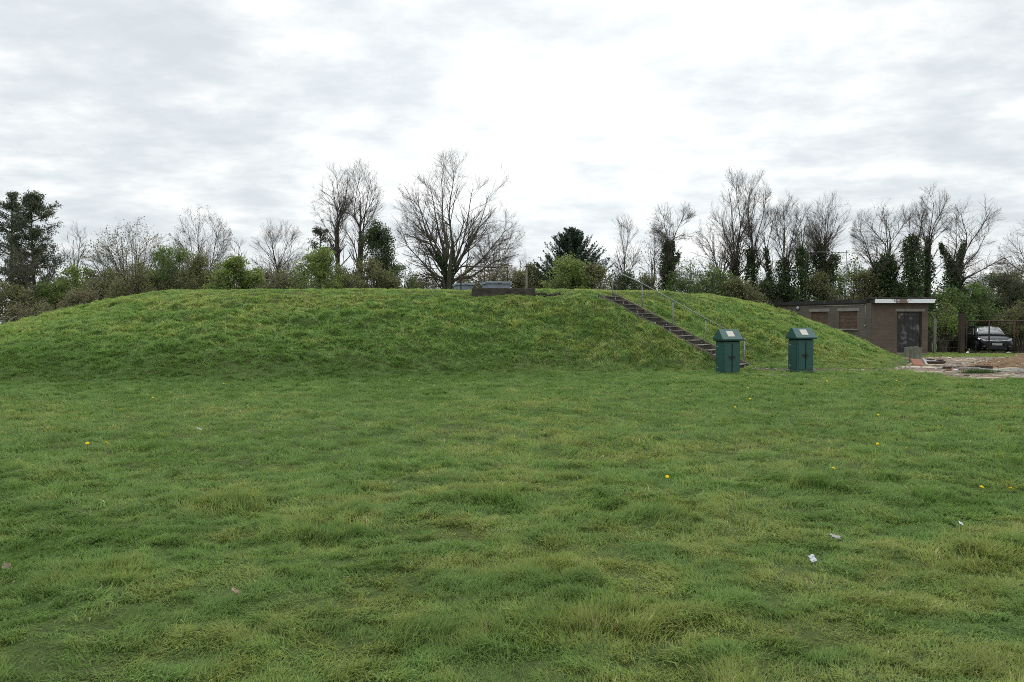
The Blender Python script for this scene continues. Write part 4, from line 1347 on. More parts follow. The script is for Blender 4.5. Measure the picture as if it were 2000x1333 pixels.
SHRUBS = [
    # label, Y, cx, top, half width, palette, density, sparse
    ('low olive bush at the left edge beneath the spiky pine', 44, 12, 566, 55, 'olive', 1.2, 0),
    ('brownish bramble bush beside the cranked concrete posts', 40, 62, 596, 34, 'brown', 0.9, 0),
    ('green bush under the dense pine', 47, 92, 562, 42, 'green', 1.1, 0),
    ('light green bush between the dense pine and the round budding tree', 47, 146, 535, 38, 'bright', 1.0, 0),
    ('dull thicket on the falling left flank of the mound', 43, 175, 562, 45, 'brown', 1.0, 0),
    ('olive bush at the foot of the round budding tree, left side', 46, 215, 540, 42, 'olive', 1.1, 0),
    ('brown-green bush in front of the round budding tree', 45, 272, 530, 46, 'olive', 1.0, 0),
    ('tall yellow-green bush below the twiggy red-budded tree', 47, 345, 498, 38, 'green', 0.8, 0),
    ('green shrub to the right of the tall yellow-green bush', 46, 392, 512, 40, 'olive', 1.1, 0),
    ('rounded yellow-green bush behind the left crest of the mound', 44, 462, 519, 40, 'bright', 1.4, 0),
    ('brown leafless-looking bush right of the rounded yellow-green bush', 46, 520, 540, 36, 'brown', 0.9, 0),
    ('olive shrub left of the brightest green bush', 47, 570, 530, 34, 'olive', 1.0, 0),
    ('brightest green rounded bush in front of the small pine', 43, 622, 502, 40, 'bright', 1.7, 0),
    ('brown bramble beneath the leaning tall tree', 45, 668, 536, 34, 'brown', 1.0, 0),
    ('dark evergreen bush-like tree right of the tall pair', 47, 738, 456, 27, 'dark', 1.25, 0),
    ('olive bush in front of the dark evergreen', 44, 722, 525, 48, 'olive', 1.2, 0),
    ('small green bush at the end of the left shrubbery', 45, 786, 536, 26, 'green', 1.1, 0),
    ('sparse twiggy bush left of the widest tree trunk', 50, 836, 540, 26, 'brown', 0.25, 1),
    ('pinkish-brown twiggy bush seen through the rusty rail', 49, 938, 530, 34, 'pale', 0.7, 1),
    ('pale blossoming twiggy bush behind the concrete plinth', 50, 985, 533, 36, 'pale', 0.8, 1),
    ('small olive bush beside the wooden pole', 47, 1046, 532, 22, 'olive', 1.2, 0),
    ('broad yellow-green bush in front of the conifer', 42, 1112, 516, 38, 'bright', 1.25, 0),
    ('olive-brown lower bush right of the broad yellow-green one', 42, 1158, 532, 30, 'olive', 1.2, 0),
    ('low dark green bush behind the top of the steps', 46, 1228, 545, 34, 'dark', 1.0, 0),
    ('open small-leaved green bush right of the ivy-trunked round tree', 46, 1345, 520, 36, 'green', 0.55, 1),
    ('green bush at the right crest of the mound', 45, 1392, 528, 34, 'green', 0.9, 0),
    ('tangled olive bush under the tallest bare tree', 44, 1450, 560, 40, 'olive', 1.0, 0),
    ('dark bush behind the left end of the brick hut', 47, 1505, 560, 34, 'dark', 1.2, 0),
    ('olive shrub behind the roof left of the aerial', 46, 1598, 545, 32, 'olive', 1.1, 0),
    ('airy light green shrub behind the aerial pole', 48, 1655, 508, 40, 'green', 0.6, 1),
    ('olive bush in the gap behind the middle of the roof', 46, 1690, 545, 28, 'olive', 1.0, 0),
    ('light green bush at the right corner of the hut', 43, 1838, 600, 22, 'bright', 1.2, 0),
    ('green leafy bush between the hut and the gate post', 46, 1850, 575, 34, 'green', 1.3, 0),
    ('dark thicket behind the car, left part', 49, 1895, 566, 40, 'green', 1.6, 0),
    ('tall dark thicket directly behind the car', 51, 1945, 548, 46, 'dark', 1.8, 0),
    ('olive topped thicket right of the car', 52, 1992, 548, 40, 'olive', 1.5, 0),
    ('dark bush low behind the gate', 49, 1935, 612, 44, 'dark', 1.6, 0),
    ('brown-green scrub at the right edge behind the gate', 46, 2000, 600, 40, 'olive', 1.3, 0),
    ('dark low bush right of the cranked post by the hut', 46, 1856, 630, 30, 'dark', 1.4, 0),
]
for lab, Y, cx, pt, hw, pal, dn, spz in SHRUBS:
    shrub(lab, Y, cx, pt, hw, pal, dn, bool(spz))

for cx, pt, hw, pal in ((110, 556, 32, 'green'), (196, 544, 32, 'olive'), (240, 540, 32, 'brown'), (300, 534, 36, 'olive'), (332, 530, 30, 'green'), (372, 530, 30, 'olive'), (420, 540, 28, 'brown'), (432, 528, 24, 'green'),
                        (496, 544, 28, 'olive'), (545, 542, 26, 'brown'), (588, 540, 24, 'green'), (648, 540, 26, 'green'), (694, 544, 24, 'brown'), (762, 536, 26, 'brown'), (812, 548, 22, 'olive'), (905, 546, 22, 'pale'), (1015, 548, 22, 'olive'),
                        (1082, 538, 26, 'green'), (1195, 550, 24, 'brown'), (1262, 550, 24, 'olive'), (1368, 545, 24, 'olive'), (1425, 552, 26, 'green'), (1478, 566, 24, 'brown'), (1540, 566, 30, 'dark'), (1720, 556, 34, 'dark'), (1775, 562, 34, 'dark')):
    shrub('low hedge shrub filling the boundary between the taller bushes', 50 if cx < 1400 else 48.5, cx, pt, hw, pal, 0.9, pal == 'pale', name='hedge_shrub')

# far-off wood closing the horizon
k = 90000
fx_ = RNG.uniform(-150, 170, k); fd = RNG.uniform(0, 22, k)
ht = (3.2 + 3.6 * fbm(fx_ * 0.06, fx_ * 0.0 + 3, 201, 3)) * (0.6 + 0.4 * (fx_ > 10))
fz = -1.2 + ht * RNG.random(k) ** 0.7
P = np.stack([fx_, 112 + fd, fz], 1)
V, Q = leaf_quads(P, RNG.uniform(0.2, 0.5, k), aspect=0.7)
c = np.array([0.055, 0.062, 0.038]) * RNG.uniform(0.6, 1.3, (k, 1))
o = link('woods', mesh_np('woods', V, Q=Q, col=c), M['leaf'])
tag(o, 'low far-off belt of woodland beyond the boundary trees', 'woods', kind='stuff')

# ------------------------------------------------------------------ concrete steps + handrail
steps = thing('concrete_steps', 'dark weathered concrete steps climbing the mound diagonally', 'steps', (ST0[0], ST0[1], 0), math.atan2(sd_[1], sd_[0]))
NS = 16
zb0, zt0 = 0.03, 2.63
rise = (zt0 - zb0) / NS; run = SLEN / NS
# local frame: x along climb, y: towards sn_ side (sn_ = +local y or -local y)
ysign = 1.0 if (-sd_[1] * sn_[0] + sd_[0] * sn_[1]) > 0 else -1.0


def yl(v): return v * ysign


for i in range(NS):
    b = MB()
    x0 = i * run; z1 = zb0 + (i + 1) * rise
    jit = random.uniform(-0.012, 0.012)
    ya, yb = sorted((yl(-SW + 0.10), yl(0.0)))
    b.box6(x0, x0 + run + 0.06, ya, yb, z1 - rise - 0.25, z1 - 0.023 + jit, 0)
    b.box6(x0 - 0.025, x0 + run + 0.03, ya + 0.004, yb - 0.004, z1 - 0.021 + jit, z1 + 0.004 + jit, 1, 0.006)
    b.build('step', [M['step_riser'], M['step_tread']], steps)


def kerb(y0, y1, name, kz):
    b = MB()
    nseg = 13
    for q in range(nseg):
        xa = -0.05 + (SLEN + 0.1) * q / nseg; xb = -0.05 + (SLEN + 0.1) * (q + 1) / nseg - 0.012
        za = zb0 + rise * kz + xa / SLEN * (zt0 - zb0) + random.uniform(-.012, .012); zb_ = zb0 + rise * kz + xb / SLEN * (zt0 - zb0) + random.uniform(-.012, .012)
        ya, yb = sorted((yl(y0), yl(y1)))
        b.prism([(xa, za - 0.5), (xb, zb_ - 0.5), (xb, zb_), (xa, za)], lambda u, v, d: (u, d, v), ya, yb)
    return b.build(name, M['kerb'], steps)


kerb(-SW + .035, -SW + 0.085, 'side_kerb', 0.45)
kerb(0.015, 0.10, 'side_kerb', 1.15)

rail = thing('handrail', 'galvanised tube handrail on five posts up the right of the steps', 'handrail', (0, 0, 0))
tops = []
for (pxb, pyb, pxt, pyt, ys_) in ((1454, 718, 1454.5, 663, 0.02), (1378.3, 677.4, 1379, 622.5, 0.27), (1314.2, 641.4, 1315, 587.3, 0.5), (1254, 605.3, 1253.5, 554, 0.735), (1196.5, 579, 1196.3, 527.4, 0.99)):
    sbase = ST0 + sd_ * SLEN * ys_ + sn_ * 0.2
    Yp = 25.1 + (28.0 - 25.1) * ys_
    p = at(pxb, pyb, Yp); q = at(pxt, pyt, Yp)
    x_, y_ = float(p[0]), float(p[1])
    zt = float(q[2])
    MB().tube([(x_, y_, min(gz(x_, y_), float(p[2])) - 0.25), (x_, y_, zt)], 0.021, 10).build('post', M['galv'], rail)
    MB().tube([(x_, y_, zt - 0.05), (x_, y_, zt + 0.03)], 0.030, 10).build('clamp', M['galv'], rail)
    tops.append((x_, y_, zt))
b = MB()
b.tube([(tops[0][0] + 0.0, tops[0][1], tops[0][2] + 0.0)] + [t for t in tops[1:]], 0.018, 10)
b.build('rail', M['galv'], rail)

# ------------------------------------------------------------------ hatch on the mound top
Yh = 27.3
pl0 = at(922, 577, Yh); pl1 = at(1045, 579, Yh)
plinth = thing('access_hatch', 'blue-grey metal access hatch on a dark concrete plinth at the crest', 'hatch', (float(pl0[0]), Yh, 2.6))
px0, px1 = 0.0, float(pl1[0] - pl0[0])
ztop = float(at(980, 563, Yh)[2]) - 2.6
b = MB(); b.box6(px0, px1 * 0.565, 0, 1.7, -0.35, ztop, 0, 0.012); b.box6(px1 * 0.565 + 0.008, px1, 0.03, 1.5, -0.35, ztop - 0.006, 0, 0.015)
b.build('plinth', M['dark_concrete'], plinth)


def hatch_box(pxc, pyb, pyt, Yc, w, d, ang):
    """rotated box with an overhanging lid; its near-left corner stands at pixel pxc"""
    a = at(pxc, pyb, Yc); c = at(pxc, pyt, Yc)
    zb_, zt_ = float(a[2]) - 2.6, float(c[2]) - 2.6
    b = MB(); b.box6(.05, w - .05, .05, d - .05, zb_ - .35, zt_ - .088, 0, .006)
    o = b.build('hatch_box', M['hatch'], plinth)
    o.location = (float(a[0] - pl0[0]), Yc - Yh, 0); o.rotation_euler = (0, 0, ang)
    b = MB(); b.box6(0, w, 0, d, zt_ - .085, zt_ - .012, 0, .006); b.box6(.015, w - .015, .015, d - .015, zt_ - .0115, zt_, 1)
    l = b.build('lid', [M['hatch'], M['hatch_top']], o)
    b = MB(); b.box6(w * .42, w * .58, -.016, -.001, zt_ - .07, zt_ - .03, 0, .004); b.build('hasp', M['galv'], l)
    return o


hatch_box(951, 563.5, 549.8, 27.5, 1.0, 1.25, R(14))
hatch_box(893, 563.5, 552.8, 28.6, 0.72, 1.2, R(14))
# rusty guard rail beside the hatch
guard = thing('guard_rail', 'thin rusty guard rail standing beside the hatch', 'guard rail', (0, 0, 0))
gp = []
for pxq, pyb, pyt, Yq in ((900.3, 560, 520.5, 27.9), (946, 556, 521.5, 28.9), (991.2, 556, 522.2, 29.7)):
    p = at(pxq, pyb, Yq); q = at(pxq, pyt, Yq)
    MB().tube([tuple(p - np.array([0, 0, .12])), tuple(q)], 0.022, 8).build('post', M['rust'], guard)
    gp.append(tuple(q))
MB().tube(gp, 0.022, 8).build('rail', M['rust'], guard)
# broken slabs in the hollow
hb = at(1070, 576, 27.35)
hs = thing('broken_slab', 'cracked dark slab exposed in the hollow right of the plinth', 'slab', (float(hb[0]), float(hb[1]), gz(hb[0], hb[1])))
b = MB()
for q in range(7):
    b.box((-.42 + q * 0.14, random.uniform(-.05, .12), 0.09 + random.uniform(-.02, .06)), (0.15, 0.26, 0.08), Matrix.Rotation(random.uniform(-.3, .3), 3, 'Z') @ Matrix.Rotation(random.uniform(-.25, .25), 3, 'Y'), 0, 0.01)
b.build('slab', M['dark_concrete'], hs)
tagless = None

# ------------------------------------------------------------------ teal cabinets


def cabinet(px, py, Y, rz, label, plinth_on, sink):
    p = at(px, py, Y)
    z = lz(p[0], Y) - sink
    c = thing('service_cabinet', label, 'cabinet', (float(p[0]), Y, z), rz, 'green cabinets at the foot of the mound')
    w = 0.275; d = 0.275; z0 = 0.09 if plinth_on else 0.0
    zt = 1.05
    b = MB(); b.box6(-w, w, -d, d, z0, zt, 0, 0.006); b.build('body', M['teal'], c)
    if plinth_on:
        b = MB(); b.box6(-w - .045, w + .045, -d - .045, d + .045, 0.0, 0.088, 0, 0.008); b.build('plinth', M['teal'], c)
    # recessed neck
    b = MB(); b.box6(-w + .012, w - .012, -d + .012, d - .012, zt + .002, zt + .04); b.build('neck', M['teal_dark'], c)
    # roof: ridge along x, slopes front/back; hipped slightly at the right end
    e = 0.075; zr = zt + 0.035; hl = 0.05; zr2 = zr + 0.36
    X0, X1, Yf, Yb = -w - e, w + e, -d - e, d + e
    b = MB(); bm = b.bm
    v = [bm.verts.new(q) for q in ((X0 + .015, Yf + .015, zr), (X1 - .015, Yf + .015, zr), (X1 - .015, Yb - .015, zr), (X0 + .015, Yb - .015, zr),
                                   (X0, Yf, zr + hl), (X1, Yf, zr + hl), (X1, Yb, zr + hl), (X0, Yb, zr + hl),
                                   (X0 + .012, -.04, zr2), (X1 - .012, -.04, zr2), (X1 - .012, .04, zr2), (X0 + .012, .04, zr2))]
    for f in ((0, 1, 5, 4), (1, 2, 6, 5), (2, 3, 7, 6), (3, 0, 4, 7), (3, 2, 1, 0), (4, 5, 9, 8), (6, 7, 11, 10), (5, 6, 10, 9), (7, 4, 8, 11), (8, 9, 10, 11)):
        bm.faces.new([v[k] for k in f])
    bmesh.ops.bevel(bm, geom=bm.edges[:], offset=0.006, segments=2, affect='EDGES')
    rf = b.build('roof', M['teal'], c)
    # notice plate on the front slope
    A = Vector((X0, Yf, zr + hl)); Bt = Vector((X0 + .06, -.035, zr2))
    up = Vector((0, -.035 - Yf, zr2 - zr - hl)); L = up.length; up.normalize()
    nrm = Vector((0, -up.z, up.y))
    b = MB()
    cx_ = -0.01; s0, s1 = 0.26, 0.80; hwp = 0.115
    o0 = Vector((cx_, Yf, zr + hl))
    q = [o0 + up * L * s0 + Vector((-hwp, 0, 0)) + nrm * .003, o0 + up * L * s0 + Vector((hwp, 0, 0)) + nrm * .003, o0 + up * L * s1 + Vector((hwp, 0, 0)) + nrm * .003, o0 + up * L * s1 + Vector((-hwp, 0, 0)) + nrm * .003]
    q2 = [k_ + nrm * 0.006 for k_ in q]
    va = [b.bm.verts.new(k_) for k_ in q]; vb = [b.bm.verts.new(k_) for k_ in q2]
    b.bm.faces.new(va); b.bm.faces.new(vb)
    for i in range(4): b.bm.faces.new((va[i], va[(i + 1) % 4], vb[(i + 1) % 4], vb[i]))
    b.build('notice_plate', M['plate_grey'], rf)
    # doors on the front, with a dark gap between
    zb_ = z0 + 0.03; ztp = zt - 0.07
    b = MB(); b.box6(-w + .03, -0.018, -d - .012, -d - .002, zb_, ztp, 0, 0.004); b.build('door', M['teal'], c)
    b = MB(); b.box6(0.018, w - .03, -d - .016, -d - .002, zb_, ztp + .012, 0, 0.004); b.build('door', M['teal'], c)
    b = MB(); b.box6(-0.0175, 0.0175, -d - .006, -d - .0015, zb_, ztp + .012); b.build('door_gap', M['teal_dark'], c)
    # hasp and padlock
    b = MB(); b.box6(-.125, .075, -d - .030, -d - .018, 0.565, 0.60, 0, .004); b.box6(-.015, .03, -d - .046, -d - .03, 0.50, 0.575, 0, .006)
    b.tube([(-.005, -d - .038, .575), (-.005, -d - .038, .615), (.022, -d - .038, .615), (.022, -d - .038, .575)], .006, 6)
    b.tube([(-.03, -d - .03, .58), (-.06, -d - .034, .50)], .006, 6); b.tube([(.04, -d - .03, .58), (.12, -d - .034, .545)], .006, 6)
    b.build('latch', M['black_metal'], c)
    # side panel + hinges on the left side
    b = MB(); b.box6(-w - .010, -w - .002, -d + .06, d - .04, zb_, ztp, 0, 0.004); b.build('side_panel', M['teal'], c)
    for hz in (0.87, 0.20):
        b = MB(); b.box6(-w - .020, -w - .011, d - .16, d - .12, hz, hz + .05, 0, .003); b.build('hinge', M['white_fleck'], c)
    return c


cabinet(1421, 729, 22.7, R(11), 'green gable-roofed cabinet at the bottom of the steps, its foot sunk in grass', False, 0.03)
cabinet(1563.5, 729, 22.9, R(9), 'green gable-roofed cabinet on a plinth right of the steps, nearer the hut', True, 0.0)

# ------------------------------------------------------------------ brick hut
A0 = np.array([19.2, 38.0]); sdv = np.array([-0.45, 0.893]); sdv /= np.linalg.norm(sdv)
zf = lz(19.2, 38) - 0.02
hut = thing('brick_hut', 'low flat-roofed dark brick hut with bricked-up windows behind the mound', 'building', (A0[0], A0[1], 0))
FW = 3.02; SL = 10.5; ZW = 2.69


def side_t(px):
    k_ = (px - 1000) / FPX
    return (A0[0] - k_ * A0[1]) / (-sdv[0] + k_ * sdv[1])


# front wall with a door opening (local x along the front, y depth)
dx0 = (1752 - 1000) / FPX * 38 - A0[0]; dx1 = (1800.5 - 1000) / FPX * 38 - A0[0]
dz1 = float(at(1776, 609, 38)[2]); dz0 = zf + 0.20
b = MB()
b.box6(0, dx0, 0, 0.25, zf - .2, ZW); b.box6(dx1, FW, 0, 0.25, zf - .2, ZW); b.box6(dx0, dx1, 0, 0.25, dz1, ZW); b.box6(dx0, dx1, 0.002, 0.25, zf - .2, dz0)
b.build('front_wall', M['brick'], hut)
# door with ledges
b = MB(); b.box6(dx0 + .005, dx1 - .005, 0.09, 0.14, dz0 + .004, dz1 - .004, 0)
for q in range(1, 6):
    xx = dx0 + (dx1 - dx0) * q / 6; b.box6(xx - .006, xx + .006, 0.083, 0.089, dz0 + .01, dz1 - .01, 0)
dr = b.build('door', M['door'], hut)
b = MB(); b.box6(dx0 + .008, dx0 + .07, 0.06, 0.0825, dz0 + .002, dz1 - .066); b.build('frame_post', M['timber'], dr)
b = MB(); b.box6(dx1 - .07, dx1 - .008, 0.06, 0.0825, dz0 + .002, dz1 - .066); b.build('frame_post', M['timber'], dr)
b = MB(); b.box6(dx0 + .008, dx1 - .008, 0.06, 0.0825, dz1 - .064, dz1 - .004); b.build('frame_head', M['timber'], dr)
b = MB(); b.box6(dx1 - .20, dx1 - .15, 0.05, 0.082, dz0 + .95, dz0 + 1.10, 0, .005); b.build('handle', M['black_metal'], dr)
b = MB(); b.box6(dx0 - .12, dx1 + .12, -0.03, 0.06, dz1 + .003, dz1 + .155, 0, .008); b.build('lintel', M['lintel'], hut)
b = MB(); b.box6(dx0 - .1, dx1 + .1, -0.32, -0.003, zf - .15, zf + .14, 0, .01); b.build('doorstep', M['concrete'], hut)
# side wall (rotated part); local x along sdv, outward = local +y or -y
sw_ang = math.atan2(sdv[1], sdv[0])
# outward normal of left wall must face the camera (negative x / -y side)
outn = np.array([-sdv[1], sdv[0]])  # left of direction
if np.dot(outn, -A0) < 0: outn = -outn
osg = 1.0 if np.dot(outn, np.array([-sdv[1], sdv[0]])) > 0 else -1.0


def SB(b, x0, x1, o0, o1, z0, z1, mi=0, bevel=0.0):
    ya, yb = sorted((o0 * osg, o1 * osg))
    return b.box6(x0, x1, ya, yb, z0, z1, mi, bevel)


def spart(name, b, mat, parent=None):
    o = b.build(name, mat, parent if parent else hut)
    if parent is None or parent is hut: o.rotation_euler = (0, 0, sw_ang)
    return o


wins = [(side_t(1673.5), side_t(1638.4), True), (side_t(1616), side_t(1584.4), True), (side_t(1536), side_t(1536) + 1.13, True)]
zw1, zw0 = 2.26, 1.30
b = MB()
xs_ = [0.255]
cur = 0.02
for (w0, w1, _) in wins:
    SB(b, cur, w0, -0.25, 0, zf - .4, ZW); SB(b, w0, w1, -0.25, 0, zw1, ZW); SB(b, w0, w1, -0.25, 0, zf - .4, zw0); cur = w1
SB(b, cur, SL, -0.25, 0, zf - .6, ZW)
spart('side_wall', b, M['brick_grey'])
for (w0, w1, _) in wins:
    b = MB(); SB(b, w0 + .002, w1 - .002, -0.17, -0.07, zw0 + .002, zw1 - .002)
    w = spart('bricked_window', b, M['brick_infill'])
    b = MB(); SB(b, w0 - .14, w1 + .14, -0.06, 0.028, zw1 + .003, zw1 + .175, 0, .008); spart('lintel', b, M['lintel'], w)
    b = MB(); SB(b, w0 - .10, w1 + .10, -0.066, 0.075, zw0 - .085, zw0 - .003, 0, .008); spart('sill', b, M['lintel'], w)
# back + right walls, closing the volume
B0 = A0 + np.array([FW, 0])
b = MB()
e0 = sdv * SL
b.prism([(FW - .25, .252), (FW, .252), (FW + e0[0], e0[1]), (FW + e0[0] - .28, e0[1])], lambda u, v, d: (u, v, d), zf - .4, ZW)
b.prism([(e0[0] + .25, e0[1] - .02), (FW + e0[0] - .3, e0[1] - .02), (FW + e0[0] - .3, e0[1] - .25), (e0[0] + .37, e0[1] - .25)], lambda u, v, d: (u, v, d), zf - .4, ZW)
b.build('rear_wall', M['brick'], hut)
# roof slab: side part lower, front bay slightly higher
oh = 0.26
b = MB()
p0 = np.array([0.0, 0.36]); on = outn
side_edge = [p0 + on * oh - sdv * 0.0, p0 + on * oh + sdv * (SL), np.array([FW, .36]) + sdv * SL, np.array([FW + .1, .36])]
b.prism([tuple(q) for q in side_edge], lambda u, v, d: (u, v, d), ZW + .003, ZW + .20)
rf = b.build('roof', M['felt'], hut)
b = MB(); b.box6(-0.02, FW + .16, -0.33, 0.352, ZW + .003, ZW + .196); b.box6(-0.05, FW + .20, -0.37, 0.351, ZW + .20, ZW + .285, 0, .012)
b.build('porch_roof', M['felt'], hut)
b = MB(); b.prism([(0.0, ZW - .012), (FW + .12, ZW - .012), (FW + .19, ZW + .197), (0.0, ZW + .197)], lambda u, v, d: (u, d, v), -0.362, -0.334)
b.build('fascia_board', M['fascia'], hut)
# bulkhead lamp, conduit
lt = side_t(1558.5)
b = MB()
zc = 2.51
ring = []
for rr_, oo in ((0.115, 0.0), (0.115, 0.03), (0.09, 0.07), (0.045, 0.095), (0.0005, 0.10)):
    ring.append([(lt + rr_ * math.cos(k_ * math.pi / 9), osg * oo, zc + rr_ * math.sin(k_ * math.pi / 9)) for k_ in range(18)])
b.loft(ring); wl = spart('wall_lamp', b, M['lamp_glass'])
b = MB()
ring = [[(lt + rr_ * math.cos(k_ * math.pi / 9), osg * oo, zc + rr_ * math.sin(k_ * math.pi / 9)) for k_ in range(18)] for rr_, oo in ((0.135, 0.002), (0.135, 0.028), (0.117, 0.03), (0.117, 0.002))]
b.loft(ring, cap=False); b.build('lamp_rim', M['trim_black'], wl)
t0_ = side_t(1690)
b = MB(); b.tube([(lt - .12, osg * .02, 2.60), (t0_ + .03, osg * .02, 2.60), (t0_, osg * .02, 2.57), (t0_, osg * .02, 1.5)], 0.016, 8)
SB(b, t0_ - .035, t0_ + .035, 0.003, .06, 1.45, 1.52, 0, .005); tb = side_t(1644); SB(b, tb - .03, tb + .03, .003, .06, 2.57, 2.63, 0, .005)
spart('conduit', b, M['conduit'])
# aerial on the roof
ae = at(1652, 585, 41.0)
zr_ = ZW + .20
aer = thing('roof_aerial', 'thin aerial mast with one long horizontal boom on the hut roof', 'aerial', (float(ae[0]), 41.0, zr_ + .002))
ztp_ = float(at(1652, 489, 41)[2]) - zr_
MB().tube([(0, 0, 0), (0, 0, ztp_)], 0.022, 8).build('mast', M['galv'], aer)
zbm = float(at(1652, 493.5, 41)[2]) - zr_
xl = float(at(1596.5, 493, 41)[0] - ae[0])
bmn = MB().tube([(xl, 0, zbm + .02), (0.12, 0, zbm)], 0.017, 8).build('boom', M['galv'], aer)
for q in range(9):
    xq = xl + 0.06 + q * (-xl - .1) / 8; MB().tube([(xq, -0.16, zbm + .03), (xq, 0.16, zbm + .03)], 0.005, 5).build('element', M['galv'], bmn)
b = MB(); b.box6(-.09, .09, -.09, .09, 0.0, .03, 0, .004); b.build('base_plate', M['galv'], aer)

# ------------------------------------------------------------------ yard objects


def ypt(px, py, Y=None):
    Y = Y or 1.6 * FPX / (py - 632)
    p = at(px, py, Y); return float(p[0]), float(Y)


def yz(x, y): return float(max(lz(x, y), yard_z(np.array([x]), np.array([y]))[0] if yard_mask(np.array([x]), np.array([y]))[0] > .1 else -9))


STG = 'short concrete posts in front of the hut door'
for px, pyb, pyt, wpx, lab, tilt in ((1771.5, 697, 677, 8.5, 'left-hand mossy concrete stub post, standing furthest back of the four', 0.03),
                                     (1780, 702, 677, 6.5, 'second concrete stub post from the left, chipped on its face', -0.02),
                                     (1789, 704, 678, 7.5, 'third concrete stub post from the left, the widest face', 0.0),
                                     (1796.5, 702, 679, 5, 'right-hand narrow concrete stub post with a pale top', 0.02)):
    Y = 1.6 * FPX / (pyb - 631); x = float(at(px, pyb, Y)[0]); h = (pyb - pyt) * Y / FPX; w = wpx * Y / FPX
    z = yz(x, Y)
    s = thing('concrete_post', lab, 'post', (x, Y, z), tilt, STG)
    b = MB(); b.box((0, 0, h / 2 - .06), (w, w * .9, h + .12), Matrix.Rotation(tilt, 3, 'Y'), 0, 0.009); b.build('shaft', M['mossy_concrete'], s)
    b = MB(); b.box((tilt * h, 0, h + .004), (w * .8, w * .7, .012), Matrix.Rotation(tilt, 3, 'Y'), 0, .004); b.build('broken_top', M['concrete'], s)
x, Y = ypt(1778, 710); s = thing('wooden_stake', 'slim grey wooden stake in front of the concrete stub posts', 'stake', (x, Y, yz(x, Y)), .2)
MB().box((0, 0, .24), (.07, .05, .62), Matrix.Rotation(.04, 3, 'Y'), 0, .006).build('stake', M['grey_timber'], s)
MB().box((.02, 0, .556), (.066, .046, .012), None, 0, .003).build('top_cut', M['slab_pale'], s)
# tilted red slab
x, Y = ypt(1792, 715); s = thing('clay_slab', 'tilted red clay slab leaning over the edge of a pit', 'slab', (x, Y, yz(x, Y)), -.25)
b = MB(); b.box((0, 0, .10), (.40, .52, .06), Matrix.Rotation(.42, 3, 'X') @ Matrix.Rotation(.1, 3, 'Y'), 0, .012); b.build('slab', M['red_clay'], s)
b = MB(); b.box((.26, .02, .11), (.07, .54, .10), Matrix.Rotation(.42, 3, 'X') @ Matrix.Rotation(.1, 3, 'Y'), 0, .012); b.build('edge_strip', M['slab_pale'], s)
for (px, py, lx, ly, th, mat, rz, lab, nm) in ((1806, 709, .75, .45, .07, 'slab_pale', .1, 'pale flat paving slab right of the red clay slab', 'paving_slab'),
                                             (1820, 709.5, .95, .30, .06, 'timber', -.05, 'dark broken plank lying right of the pale paving slab', 'plank'),
                                             (1827, 712.5, .62, .22, .09, 'timber', .03, 'short dark timber offcut in front of the broken plank', 'timber_offcut')):
    x, Y = ypt(px, py); s = thing(nm, lab, nm.split('_')[-1], (x, Y, yz(x, Y)), rz)
    b = MB(); b.box((0, 0, th / 2 + .01), (lx, ly, th), None, 0, .01); b.build('board' if 'slab' not in nm else 'slab', M[mat], s)
    b = MB(); b.box((lx * .32, -.03, th * 1.5 + .012), (lx * .25, ly * .45, th * .7), Matrix.Rotation(.3, 3, 'Z'), 0, .01); b.build('broken_piece', M['dark_concrete'], s)
# long timber edging and the pale concrete strips
x0, Y0 = ypt(1842, 722.5); x1, Y1 = ypt(1937, 721.5)
s = thing('timber_edging', 'long low brown timber edging board across the dirt', 'edging', (0, 0, 0))
b = MB()
nn = 9
for q in range(nn):
    xa = x0 + (x1 - x0) * q / nn; xb = x0 + (x1 - x0) * (q + 1) / nn - .01; ya = Y0 + (Y1 - Y0) * q / nn; zz_ = yz(xa, ya)
    b.box(((xa + xb) / 2, ya, zz_ + .045), (xb - xa, .09, .13 if q > 5 else .08), Matrix.Rotation(random.uniform(-.03, .03), 3, 'Z'), 0, .008)
b.build('board', M['timber'], s)
tag(s, None)


def strip(pts, w, nm, lab, cat, mat, h=.045):
    s = thing(nm, lab, cat, (0, 0, 0))
    b = MB()
    P_ = [ypt(*p) for p in pts]
    W_ = []
    for i in range(len(P_) - 1):
        n_ = max(2, int(math.hypot(P_[i + 1][0] - P_[i][0], P_[i + 1][1] - P_[i][1]) / .9))
        for q in range(n_): W_.append((P_[i][0] + (P_[i + 1][0] - P_[i][0]) * q / n_, P_[i][1] + (P_[i + 1][1] - P_[i][1]) * q / n_))
    W_.append(P_[-1])
    for (xa, ya), (xb, yb) in zip(W_[:-1], W_[1:]):
        L_ = math.hypot(xb - xa, yb - ya); an = math.atan2(yb - ya, xb - xa)
        b.box(((xa + xb) / 2, (ya + yb) / 2, yz((xa + xb) / 2, (ya + yb) / 2) + h / 2 - .005 + random.uniform(0, .012)), (L_ - .012, w * random.uniform(.75, 1.1), h), Matrix.Rotation(an + random.uniform(-.02, .02), 3, 'Z'), 0, .008)
    b.build('kerb_stone' if 'kerb' in nm else 'strip', mat, s)
    return s


strip([(1770, 720.3), (1830, 722), (1915, 723), (1960, 727), (2020, 731)], .13, 'kerb_edging', 'pale broken concrete edging along the front of the dirt yard', 'edging', M['slab_pale'])
strip([(1468, 731.5), (1505, 735), (1542, 733.5)], .10, 'path_edging', 'short pale curved edging in the soil between the two cabinets', 'edging', M['concrete'], .03)
# sand heap
x, Y = ypt(1996, 719); s = thing('sand_heap', 'heap of brown sand and stones at the right edge of the yard', 'heap', (x, Y + .5, yz(x, Y)))
xs2 = np.arange(-2.2, 3.2, .1); ys2 = np.arange(-1.6, 1.7, .1)


